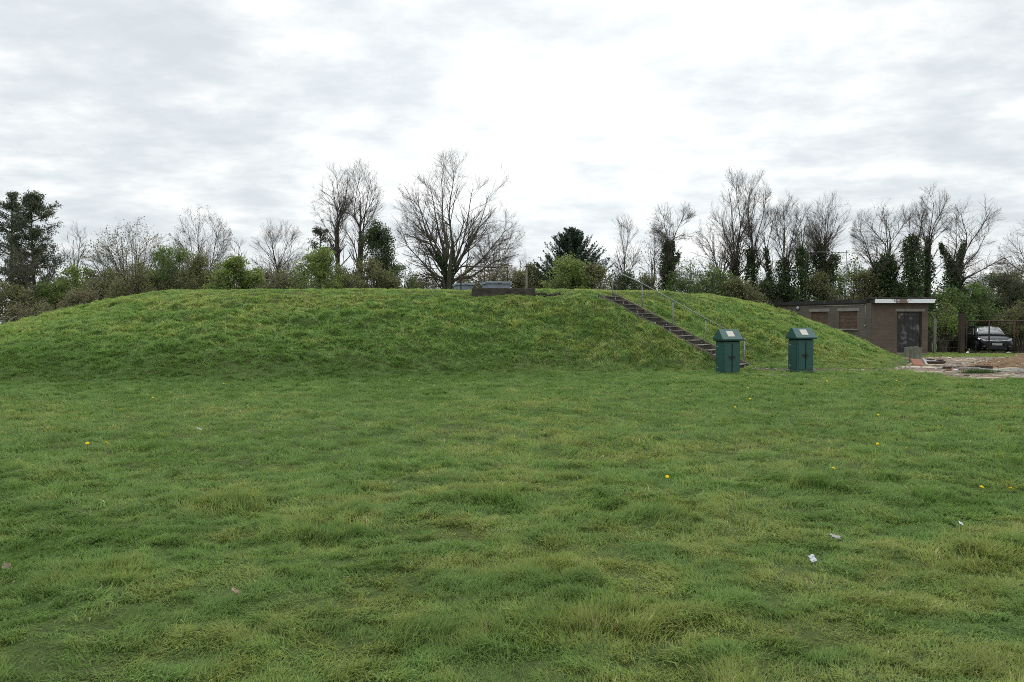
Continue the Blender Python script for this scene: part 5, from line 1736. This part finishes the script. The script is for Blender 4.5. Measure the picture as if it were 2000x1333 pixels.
def heap_z(x_, y_):
    r_ = np.hypot((x_ - .5) / 1.95, y_ / 1.35)
    hgt = .52 * np.clip(1 - r_, 0, 1) ** .9
    return hgt * (1 + (fbm(x_ * 2 + 7, y_ * 2, 301, 3) - .5) * .8) + (fbm(x_ * 6, y_ * 6, 303, 2) - .5) * .07 * (r_ < 1) - .06 * (r_ > .98)


link('heap', grid_mesh('heap', xs2, ys2, heap_z, keep=lambda a, c: np.hypot((a - .5) / 1.95, c / 1.35) < 1.0), M['sand'], s)
k = 320
a = RNG.uniform(0, 2 * math.pi, k); rr_ = RNG.random(k) ** .5 * .95
hx = .5 + np.cos(a) * rr_ * 1.95; hy = np.sin(a) * rr_ * 1.35
V, T, nf = stones(np.stack([hx, hy, heap_z(hx, hy)], 1), RNG.uniform(.015, .05, k))
cc = np.array([[.42, .37, .28], [.25, .16, .08], [.16, .10, .05]])[RNG.choice(3, k, p=[.2, .4, .4])]
link('stones', mesh_np('stones', V, T=T, col=np.repeat(cc, nf, 0)), M['stone'], s)['kind'] = 'stuff'
# grass tufts growing in the dirt
for px, py, lab in ((1922, 731, 'dark green grass tuft growing in the dirt by the pale edging'), (1898, 731, 'thin low grass tuft left of the darker tuft in the dirt')):
    x, Y = ypt(px, py); n_ = 420
    ax = RNG.normal(0, .22, n_); ay = RNG.normal(0, .10, n_)
    P0 = np.stack([ax, ay, np.zeros(n_)], 1); an = RNG.uniform(0, 6.28, n_); L_ = RNG.uniform(.08, .20, n_) * np.exp(-(ax / .4) ** 2)
    tip = P0 + np.stack([np.cos(an) * L_ * .6, np.sin(an) * L_ * .6, L_], 1); sd2 = np.stack([-np.sin(an), np.cos(an), np.zeros(n_)], 1) * .006
    V = np.stack([P0 - sd2, P0 + sd2, tip], 1).reshape(-1, 3); T = np.arange(n_ * 3).reshape(-1, 3)
    c = np.array([.045, .09, .022]) * RNG.uniform(.7, 1.3, (n_, 1))
    o = link('grass_tuft', mesh_np('grass_tuft', V, T=T, col=c), M['blade']); o.location = (x, Y, yz(x, Y)); tag(o, lab, 'grass tuft', 'grass tufts in the dirt', 'stuff')

# ------------------------------------------------------------------ gate, fences, posts
GY = 40.3
gzr = lz(26, GY)
gxp = float(at(1878, 650, GY)[0])
gpost = thing('gate_post', 'thick rust-brown square gate post left of the car', 'post', (gxp, GY, gzr))
gh = float(at(1878, 613, GY)[2]) - gzr
MB().box6(-.125, .125, -.11, .11, -.2, gh, 0, .015).build('shaft', M['timber'], gpost)
MB().box6(-.135, .135, -.12, .12, gh + .002, gh + .03, 0, .008).build('cap', M['rust'], gpost)
for hz in (.35, 1.45): MB().box6(.127, .26, -.05, .05, hz, hz + .07, 0, .01).build('hinge', M['rust'], gpost)
gate = thing('field_gate', 'dark tubular metal gate closed in front of the car', 'gate', (gxp + .26, GY, gzr))
zt_ = float(at(1940, 627.5, GY)[2]) - gzr; zb_ = .10
GW = 4.6
b = MB(); b.tube([(.02, 0, zt_), (GW, 0, zt_)], .035, 8); b.tube([(.02, 0, zb_), (GW, 0, zb_)], .035, 8)
b.build('rail', M['rust'], gate)
for pxq, rr_ in ((1886.5, .04), (1932, .040), (1981, .045), (2030, .04)):
    xq = float(at(pxq, 650, GY)[0]) - gxp - .26
    MB().tube([(max(xq, .02), 0, zb_ - .08), (max(xq, .02), 0, zt_)], rr_, 8).build('upright', M['rust'] if rr_ < .042 else M['timber'], gate)
# wire fence behind the hut corner, running to the gate post and above it
fx0 = float(at(1826, 640, 40.0)[0])
fen = thing('wire_fence', 'sagging wire fence between the hut corner and the gate', 'fence', (fx0, 40.2, gzr))
b = MB()
for hz in (.4, .8, 1.2, 1.6, float(at(1900, 615.5, 40.2)[2]) - gzr): b.tube([(-.3, 0, hz), ((gxp - fx0) * .5, 0, hz - .03), (gxp - fx0 - .17, 0, hz)], .004, 4)
for q in range(10): b.tube([(q * .17, 0, .05), (q * .17, 0, 1.7)], .002, 4)
b.build('strands', M['wire'], fen)
b = MB(); hz = float(at(1900, 615.5, 40.2)[2]) - gzr - 0.04
b.tube([(gxp - fx0 + .2, .0, hz), (gxp - fx0 + 5, .0, hz)], .005, 4); b.build('top_wire', M['wire'], fen)


def cranked(px, py_b, py_k, py_t, dxp, Y, lab, w=.12):
    p = at(px, py_b, Y); z = lz(p[0], Y) - .1
    k_ = at(px, py_k, Y); t_ = at(px + dxp, py_t, Y)
    s = thing('concrete_fence_post', lab, 'post', (float(p[0]), Y, z), 0, 'cranked concrete fence posts')
    hk = float(k_[2]) - z; ht_ = float(t_[2]) - z; dx_ = float(t_[0] - k_[0])
    b = MB(); b.prism([(-w / 2, 0), (w / 2, 0), (w / 2, hk), (dx_ + w * .35, ht_ - .02), (dx_ - w * .3, ht_ + .04), (-w / 2, hk + .05)], lambda u, v, d: (u, d, v), -w / 2, w / 2)
    bmesh.ops.bevel(b.bm, geom=b.bm.edges[:], offset=.012, segments=1, affect='EDGES')
    b.build('shaft', M['mossy_concrete'], s)
    for f_ in (.3, .65, .95): MB().tube([(dx_ * f_, -w / 2 - .02, hk + (ht_ - hk) * f_), (dx_ * f_, w / 2 + .02, hk + (ht_ - hk) * f_)], .012, 6).build('wire_eye', M['rust'], s)
    return s


cranked(1825, 681, 625, 613.5, -8.5, 40.0, 'mossy cranked concrete fence post by the right corner of the hut', .14)
cranked(19.5, 650, 628, 619, 12.5, 38.0, 'cranked concrete fence post on the left flank of the mound', .11)
cranked(-4, 652, 627, 619, 12.5, 38.5, 'cranked concrete fence post cut by the left edge of the view', .11)
cl = thing('mesh_fence', 'dull chain-link fence between the cranked posts at the far left', 'fence', (float(at(-60, 640, 38.6)[0]), 38.6, lz(-27, 38)))
b = MB()
for q in range(16): b.tube([(0, 0, .1 + q * .09), (3.4, -.25, .1 + q * .09)], .004, 4, cap=False)
for q in range(40): b.tube([(q * .085, -.006 * q, .05), (q * .085, -.006 * q, 1.5)], .0035, 4, cap=False)
b.build('mesh', M['wire'], cl)
# wooden pole with cable behind the mound
pp = at(1028.5, 560, 44)
pole = thing('wooden_pole', 'weathered wooden pole carrying a cable behind the mound top', 'pole', (float(pp[0]), 44, lz(pp[0], 44) - .1))
zp = float(at(1028, 515, 44)[2]) - pole.location.z
MB().tube([(0, 0, 0), (0, 0, zp)], [.085, .065], 10).build('post', M['grey_timber'], pole)
MB().box6(-.10, .10, -.11, -.085, zp - .22, zp - .16, 0, .008).build('bracket', M['rust'], pole)
c1 = at(1450, 540, 46)
b = MB(); q_ = []
for s_ in range(13):
    f_ = s_ / 12; q_.append((f_ * float(c1[0] - pp[0]), f_ * 2.0, (zp - .18) * (1 - f_) + (float(c1[2]) - pole.location.z) * f_ - .10 * math.sin(math.pi * f_)))
b.tube(q_, .009, 5); b.build('cable', M['wire'], pole)

# ------------------------------------------------------------------ car


def build_car():
    cxp = at(1925, 660, 43.4)
    ground = float(at(1925, 691.0, 41.6)[2])
    fwd = np.array([-.321, -.947])
    rz = math.atan2(fwd[0], -fwd[1])  # local -Y -> fwd
    car = thing('parked_car', 'black crossover car parked facing out behind the gate', 'car', (float(cxp[0]), 43.4, ground), rz)
    # lower body, sections along y (front = -2.15)
    S = []

    def sec(y, zb, ws, zbelt, zc, wb, wt):
        half = [(0.0, zb), (ws * .80, zb), (ws * .96, zb + .10), (ws, .50), (ws * .99, (zbelt + .5) / 2), (wb, zbelt), (wt, zc - .02), (wt * .5, zc), ]
        pts = [(x, y, z) for x, z in half] + [(0, y, zc + .008)] + [(-x, y, z) for x, z in half[::-1][:-1]]
        return pts
    for a in ((-2.16, .34, .60, .66, .70, .58, .50), (-2.10, .26, .74, .72, .78, .70, .58), (-1.98, .22, .83, .80, .86, .78, .64), (-1.70, .20, .875, .90, .945, .82, .68),
              (-1.30, .20, .885, .965, 1.01, .83, .70), (-.98, .20, .885, 1.00, 1.05, .835, .72), (-.4, .20, .885, 1.02, 1.07, .84, .74), (.6, .20, .885, 1.05, 1.09, .84, .74),
              (1.3, .21, .88, 1.08, 1.11, .83, .72), (1.85, .25, .86, 1.06, 1.10, .80, .70), (2.08, .32, .80, .98, 1.04, .74, .62), (2.15, .40, .70, .90, .96, .64, .5)):
        S.append(sec(*a))
    MB().loft(S).build('body', M['car_paint'], car)

    # cabin (pillars+roof)
    def csec(y, zlo, zhi, wl, wh):
        half = [(wl, zlo), (wl - (wl - wh) * .55, zlo + (zhi - zlo) * .55), (wh + .03, zhi - .07), (wh - .06, zhi - .012), (wh * .5, zhi + .012)]
        return [(x, y, z) for x, z in half] + [(0, y, zhi + .02)] + [(-x, y, z) for x, z in half[::-1]]
    cab = []
    for a in ((-.95, 1.02, 1.10, .80, .76), (-.70, 1.03, 1.27, .80, .70), (-.38, 1.04, 1.46, .80, .64), (-.12, 1.05, 1.555, .80, .62), (.4, 1.06, 1.58, .80, .62), (1.0, 1.07, 1.57, .79, .61), (1.5, 1.08, 1.50, .77, .58), (1.95, 1.07, 1.20, .72, .58)):
        cab.append(csec(*a))
    MB().loft(cab).build('cabin', M['car_paint'], car)
    # windscreen: curved panel just proud of the cabin
    rows = [(-.955, 1.085, .72), (-.72, 1.265, .675), (-.40, 1.46, .62), (-.20, 1.545, .585)]
    b = MB(); g_ = []
    for (y, z, w) in rows:
        g_.append([b.bm.verts.new((w * u, y - .055 + .05 * u * u, z + .03 - .018 * u * u)) for u in np.linspace(-1, 1, 9)])
    for i in range(len(g_) - 1):
        for j in range(8):
            f = b.bm.faces.new((g_[i][j], g_[i][j + 1], g_[i + 1][j + 1], g_[i + 1][j])); f.smooth = True
    ws = b.build('windscreen', M['car_glass'], car)
    md = ws.modifiers.new('th', 'SOLIDIFY'); md.thickness = .006
    b = MB(); b.tube([(-.62, -1.03, 1.095), (-.1, -.93, 1.14)], .008, 5); b.tube([(.05, -1.03, 1.10), (.60, -.93, 1.14)], .008, 5); b.build('wiper', M['trim_black'], ws)
    # side windows
    for sx in (-1, 1):
        for (ya, yb, yc, yd) in ((-.62, .30, .30, -.10), (.36, 1.45, 1.15, .36)):
            b = MB(); q = [(sx * .812, ya, 1.08), (sx * .812, yb, 1.09), (sx * .685, yc, 1.49), (sx * .69, yd, 1.46)]
            q2 = [(sx * (abs(x) - .012), y, z) for x, y, z in q]
            va = [b.bm.verts.new(v) for v in q]; vb = [b.bm.verts.new(v) for v in q2]
            b.bm.faces.new(va); b.bm.faces.new(vb[::-1])
            for i in range(4): b.bm.faces.new((va[i], va[(i + 1) % 4], vb[(i + 1) % 4], vb[i]))
            b.build('side_window', M['car_glass'], car)
        # mirrors
        b = MB(); b.box((sx * 1.0, -.62, 1.10), (.20, .10, .13), Matrix.Rotation(sx * .15, 3, 'Z'), 0, .035); b.box((sx * .88, -.60, 1.06), (.10, .05, .04), None, 0, .01)
        mr = b.build('wing_mirror', M['car_paint'], car)
        b = MB(); b.box((sx * 1.0, -.565, 1.10), (.16, .012, .10), None, 0, .004); b.build('mirror_glass', M['chrome'], mr)
        # headlights: swept back
        b = MB()
        prof = [(.50, -2.105, .735), (.66, -2.05, .73), (.80, -1.93, .755), (.868, -1.72, .86), (.84, -1.66, .905), (.74, -1.86, .86), (.58, -2.03, .80)]
        cenx = .69
        va = [b.bm.verts.new((sx * x * 1.0, y - .028, z + .018)) for x, y, z in prof]; vb = [b.bm.verts.new((sx * x * .96, y + .08, z)) for x, y, z in prof]
        b.bm.faces.new(va); b.bm.faces.new(vb[::-1])
        for i in range(7): b.bm.faces.new((va[i], va[(i + 1) % 7], vb[(i + 1) % 7], vb[i]))
        hl = b.build('headlight', M['lamp_lens'], car)
        b = MB(); b.box((sx * .70, -2.065, .775), (.075, .02, .055), Matrix.Rotation(sx * .5, 3, 'Z'), 0, .008); b.build('lamp_reflector', M['chrome'], hl)
        # fog lamp with bezel line
        b = MB(); b.box((sx * .63, -2.135, .42), (.20, .05, .11), Matrix.Rotation(sx * .42, 3, 'Z'), 0, .02); fg = b.build('fog_lamp', M['trim_black'], car)
        b = MB(); b.box((sx * .64, -2.165, .425), (.07, .02, .05), Matrix.Rotation(sx * .42, 3, 'Z'), 0, .012); b.build('lens', M['lamp_lens'], fg)
        b = MB(); b.tube([(sx * .40, -2.185, .50), (sx * .50, -2.155, .60), (sx * .60, -2.125, .655), (sx * .72, -2.045, .68)], .009, 6); b.build('bumper_crease', M['silver_trim'], car)
        # wheels
        for yw in (-1.32, 1.29):
            b = MB(); ring = []
            for xx, rr in ((.70, .24), (.70, .315), (.73, .335), (.87, .335), (.898, .315), (.898, .235)):
                ring.append([(sx * xx, yw + rr * math.cos(k_ * math.pi / 14), .335 + rr * math.sin(k_ * math.pi / 14)) for k_ in range(28)])
            b.loft(ring, cap=False); wh = b.build('wheel', M['tyre'], car)
            b = MB(); b.loft([[(sx * xx, yw + rr * math.cos(k_ * math.pi / 14), .335 + rr * math.sin(k_ * math.pi / 14)) for k_ in range(28)] for xx, rr in ((.80, .236), (.86, .236), (.86, .215), (.80, .19))], cap=False)
            for k_ in range(5):
                an = k_ * 2 * math.pi / 5; b.box((sx * .865, yw + .115 * math.cos(an), .335 + .115 * math.sin(an)), (.03, .20, .055), Matrix.Rotation(an, 3, 'X'), 0, .008)
            b.tube([(sx * .84, yw, .335), (sx * .885, yw, .335)], .05, 12); b.build('rim', M['rim'], wh)
            b = MB(); b.loft([[(sx * xx, yw + rr * math.cos(k_ * math.pi / 12), .335 + rr * math.sin(k_ * math.pi / 12)) for k_ in range(13)] for xx, rr in ((.86, .345), (.90, .345), (.90, .40), (.86, .41))], cap=False); b.build('wheel_arch', M['trim_black'], car)
    # grille + chrome bar + emblem
    b = MB(); b.box6(-.50, .50, -2.182, -2.13, .56, .735, 0, .02); b.box6(-.42, .42, -2.172, -2.13, .27, .42, 0, .02); gr = b.build('grille', M['trim_black'], car)
    b = MB(); b.tube([(-.50, -2.165, .765), (-.2, -2.196, .735), (.2, -2.196, .735), (.50, -2.165, .765)], .020, 8); b.build('chrome_bar', M['chrome'], gr)
    b = MB()  # H emblem: two uprights leaning out, cross bar, ring
    b.box((-.038, -2.222, .737), (.018, .012, .09), Matrix.Rotation(-.13, 3, 'Y'), 0, .003); b.box((.038, -2.222, .737), (.018, .012, .09), Matrix.Rotation(.13, 3, 'Y'), 0, .003)
    b.box((0, -2.222, .737), (.075, .012, .016), None, 0, .003)
    b.tube([(-.065, -2.215, .80), (-.085, -2.215, .735), (-.055, -2.215, .675), (.055, -2.215, .675), (.085, -2.215, .735), (.065, -2.215, .80), (-.065, -2.215, .80)], .008, 6)
    b.build('emblem', M['chrome'], gr)
    # plate
    b = MB(); b.box6(-.26, .26, -2.20, -2.184, .49, .60, 0, .006); npl = b.build('number_plate', M['number_plate'], car)
    tcv = bpy.data.curves.new('plate_lettering', 'FONT'); tcv.body = 'BN17 OOU'; tcv.size = .105; tcv.align_x = 'CENTER'; tcv.align_y = 'CENTER'; tcv.extrude = .001
    tmp = bpy.data.objects.new('lettering_source', tcv); COL.objects.link(tmp)
    tme = bpy.data.meshes.new_from_object(tmp.evaluated_get(bpy.context.evaluated_depsgraph_get()))
    bpy.data.objects.remove(tmp); tme.name = 'plate_lettering'; tme.materials.clear()
    to = link('plate_lettering', tme, M['plate_ink'], npl)
    to.location = (0, -2.203, .545); to.rotation_euler = (R(90), 0, 0)
    # lower lip + cowl line + aerial
    b = MB(); b.box((0, -2.10, .275), (1.0, .10, .035), None, 0, .012); b.box((-.55, -2.06, .28), (.35, .06, .03), Matrix.Rotation(-.35, 3, 'Z'), 0, .01); b.box((.55, -2.06, .28), (.35, .06, .03), Matrix.Rotation(.35, 3, 'Z'), 0, .01); b.build('skid_trim', M['silver_trim'], car)
    MB().tube([(0, .9, 1.57), (0, 1.02, 1.68)], [.02, .006], 6).build('roof_aerial', M['trim_black'], car)
    b = MB(); b.tube([(-.60, -.1, 1.585), (-.60, 1.3, 1.575)], .018, 6); b.build('roof_rail', M['trim_black'], car)
    b = MB(); b.tube([(.60, -.1, 1.585), (.60, 1.3, 1.575)], .018, 6); b.build('roof_rail', M['trim_black'], car)
    return car


build_car()
# white stones by the gate
for px, py, lab, sz in ((1890, 685.5, 'white rounded stone at the foot of the gate post', .15), (1970, 685, 'pale stone block beside the front of the car', .13)):
    p = at(px, py, 40.0); P = np.array([[0, 0, 0.]]); V, T, nf = stones(P, np.array([sz]))
    me = mesh_np('white_stone', V, T=T, smooth=False); o = link('white_stone', me, M['white_board'] if px < 1900 else M['slab_pale']); o.location = (float(p[0]), 40.0, lz(p[0], 40) + .08)
    md = o.modifiers.new('sub', 'SUBSURF'); md.levels = 2; md.render_levels = 2
    o.scale = (1, 1, 1.4)
    tag(o, lab, 'stone')

# ------------------------------------------------------------------ dandelions and litter
def dandelion_mesh():
    b = MB()
    b.tube([(0, 0, -.04), (.004, 0, .03), (.006, .002, .055)], .0022, 5, mi=1)
    for ring, (n_, r_, zz_) in enumerate(((18, .031, .056), (14, .024, .062), (9, .013, .068))):
        for k_ in range(n_):
            an = 2 * math.pi * (k_ + ring * .5) / n_; w_ = .006
            c_, s_ = math.cos(an), math.sin(an)
            b.poly([(.006, .002, zz_ - .004), (.006 + c_ * r_ * .7 - s_ * w_ * .6, .002 + s_ * r_ * .7 + c_ * w_ * .6, zz_ + .003), (.006 + c_ * r_, .002 + s_ * r_, zz_ + .001), (.006 + c_ * r_ * .7 + s_ * w_ * .6, .002 + s_ * r_ * .7 - c_ * w_ * .6, zz_ + .003)], 0)
    me = bpy.data.meshes.new('dandelion'); b.bm.to_mesh(me); b.bm.free()
    me.materials.append(M['yellow']); me.materials.append(M['stem_green'])
    return me


dm = dandelion_mesh()
FL = [(1772, 891), (1626, 932), (1302, 949), (1849, 811), (1715, 823), (1914, 969), (1974, 973), (1714, 885), (1281, 801), (1464, 789), (1435, 807), (1614, 752), (1750, 753), (1461, 765),
      (297, 784), (240, 813), (192, 851), (203, 880), (170, 879), (435, 757), (355, 785), (800, 752), (1538, 795), (1320, 748)]
for i, (px, py) in enumerate(FL):
    Y = 1.6 * FPX / (py - 632)
    p = at(px, py, Y); z = gz(p[0], Y)
    o = bpy.data.objects.new('dandelion', dm); COL.objects.link(o)
    o.location = (float(p[0]), Y, z + .055); sc_ = random.uniform(.6, .9) * (1.0 + max(0, Y - 10) * .02)
    o.scale = (sc_, sc_, sc_); o.rotation_euler = (random.uniform(.2, .65), random.uniform(-.25, .25), random.uniform(0, 6))
    tag(o, 'yellow dandelion flower head on a short stem in the lawn', 'dandelion', 'dandelions scattered over the lawn')


def scrap(px, py, w, h, d, mat, lab, nm, tilt=.5, lift=.03):
    Y = 1.6 * FPX / (py - 632); p = at(px, py, Y)
    b = MB(); bm = b.bm; n_ = 5
    gv = []
    for j in range(n_ + 1):
        row = []
        for i in range(n_ + 1):
            u = i / n_ - .5; v = j / n_ - .5
            row.append(bm.verts.new((u * w * (1 + .2 * random.uniform(-1, 1)), math.sin(u * 3.0) * d + random.uniform(-.1, .1) * d, v * h * (1 + .15 * random.uniform(-1, 1)))))
        gv.append(row)
    for j in range(n_):
        for i in range(n_): bm.faces.new((gv[j][i], gv[j][i + 1], gv[j + 1][i + 1], gv[j + 1][i]))
    o = b.build(nm, mat); md = o.modifiers.new('th', 'SOLIDIFY'); md.thickness = .003
    o.location = (float(p[0]), Y, gz(p[0], Y) + lift); o.rotation_euler = (tilt, random.uniform(-.3, .3), random.uniform(-.5, .5))
    tag(o, lab, 'litter')


scrap(1587, 1101, .055, .046, .016, M['litter_white'], 'crumpled bluish-white plastic scrap, the largest piece of litter on the lawn', 'plastic_scrap', -.5, .040)
scrap(1632, 1063, .075, .03, .012, M['litter_grey'], 'greyish torn paper scrap beyond the plastic scrap', 'paper_scrap', -1.0, .05)
scrap(1877, 1040, .035, .02, .006, M['litter_white'], 'tiny white paper scrap at the right of the lawn', 'paper_scrap', -.8, .05)
scrap(13, 1119, .032, .036, .014, M['dry_leaf'], 'curled pale dead leaf at the left edge of the lawn', 'dead_leaf', -.4, .05)
scrap(460, 1172, .042, .026, .018, M['dry_leaf'], 'brown curled dead leaf in the left foreground', 'dead_leaf', -.9, .05)
scrap(390, 846, .09, .03, .012, M['litter_grey'], 'small pale paper scrap in the left half of the lawn', 'paper_scrap', -1.1, .05)
#scrap(203, 1222, .04, .02, .008, M['dry_leaf'], 'small pale dead leaf low in the left foreground', 'dead_leaf', -1.0, .05)
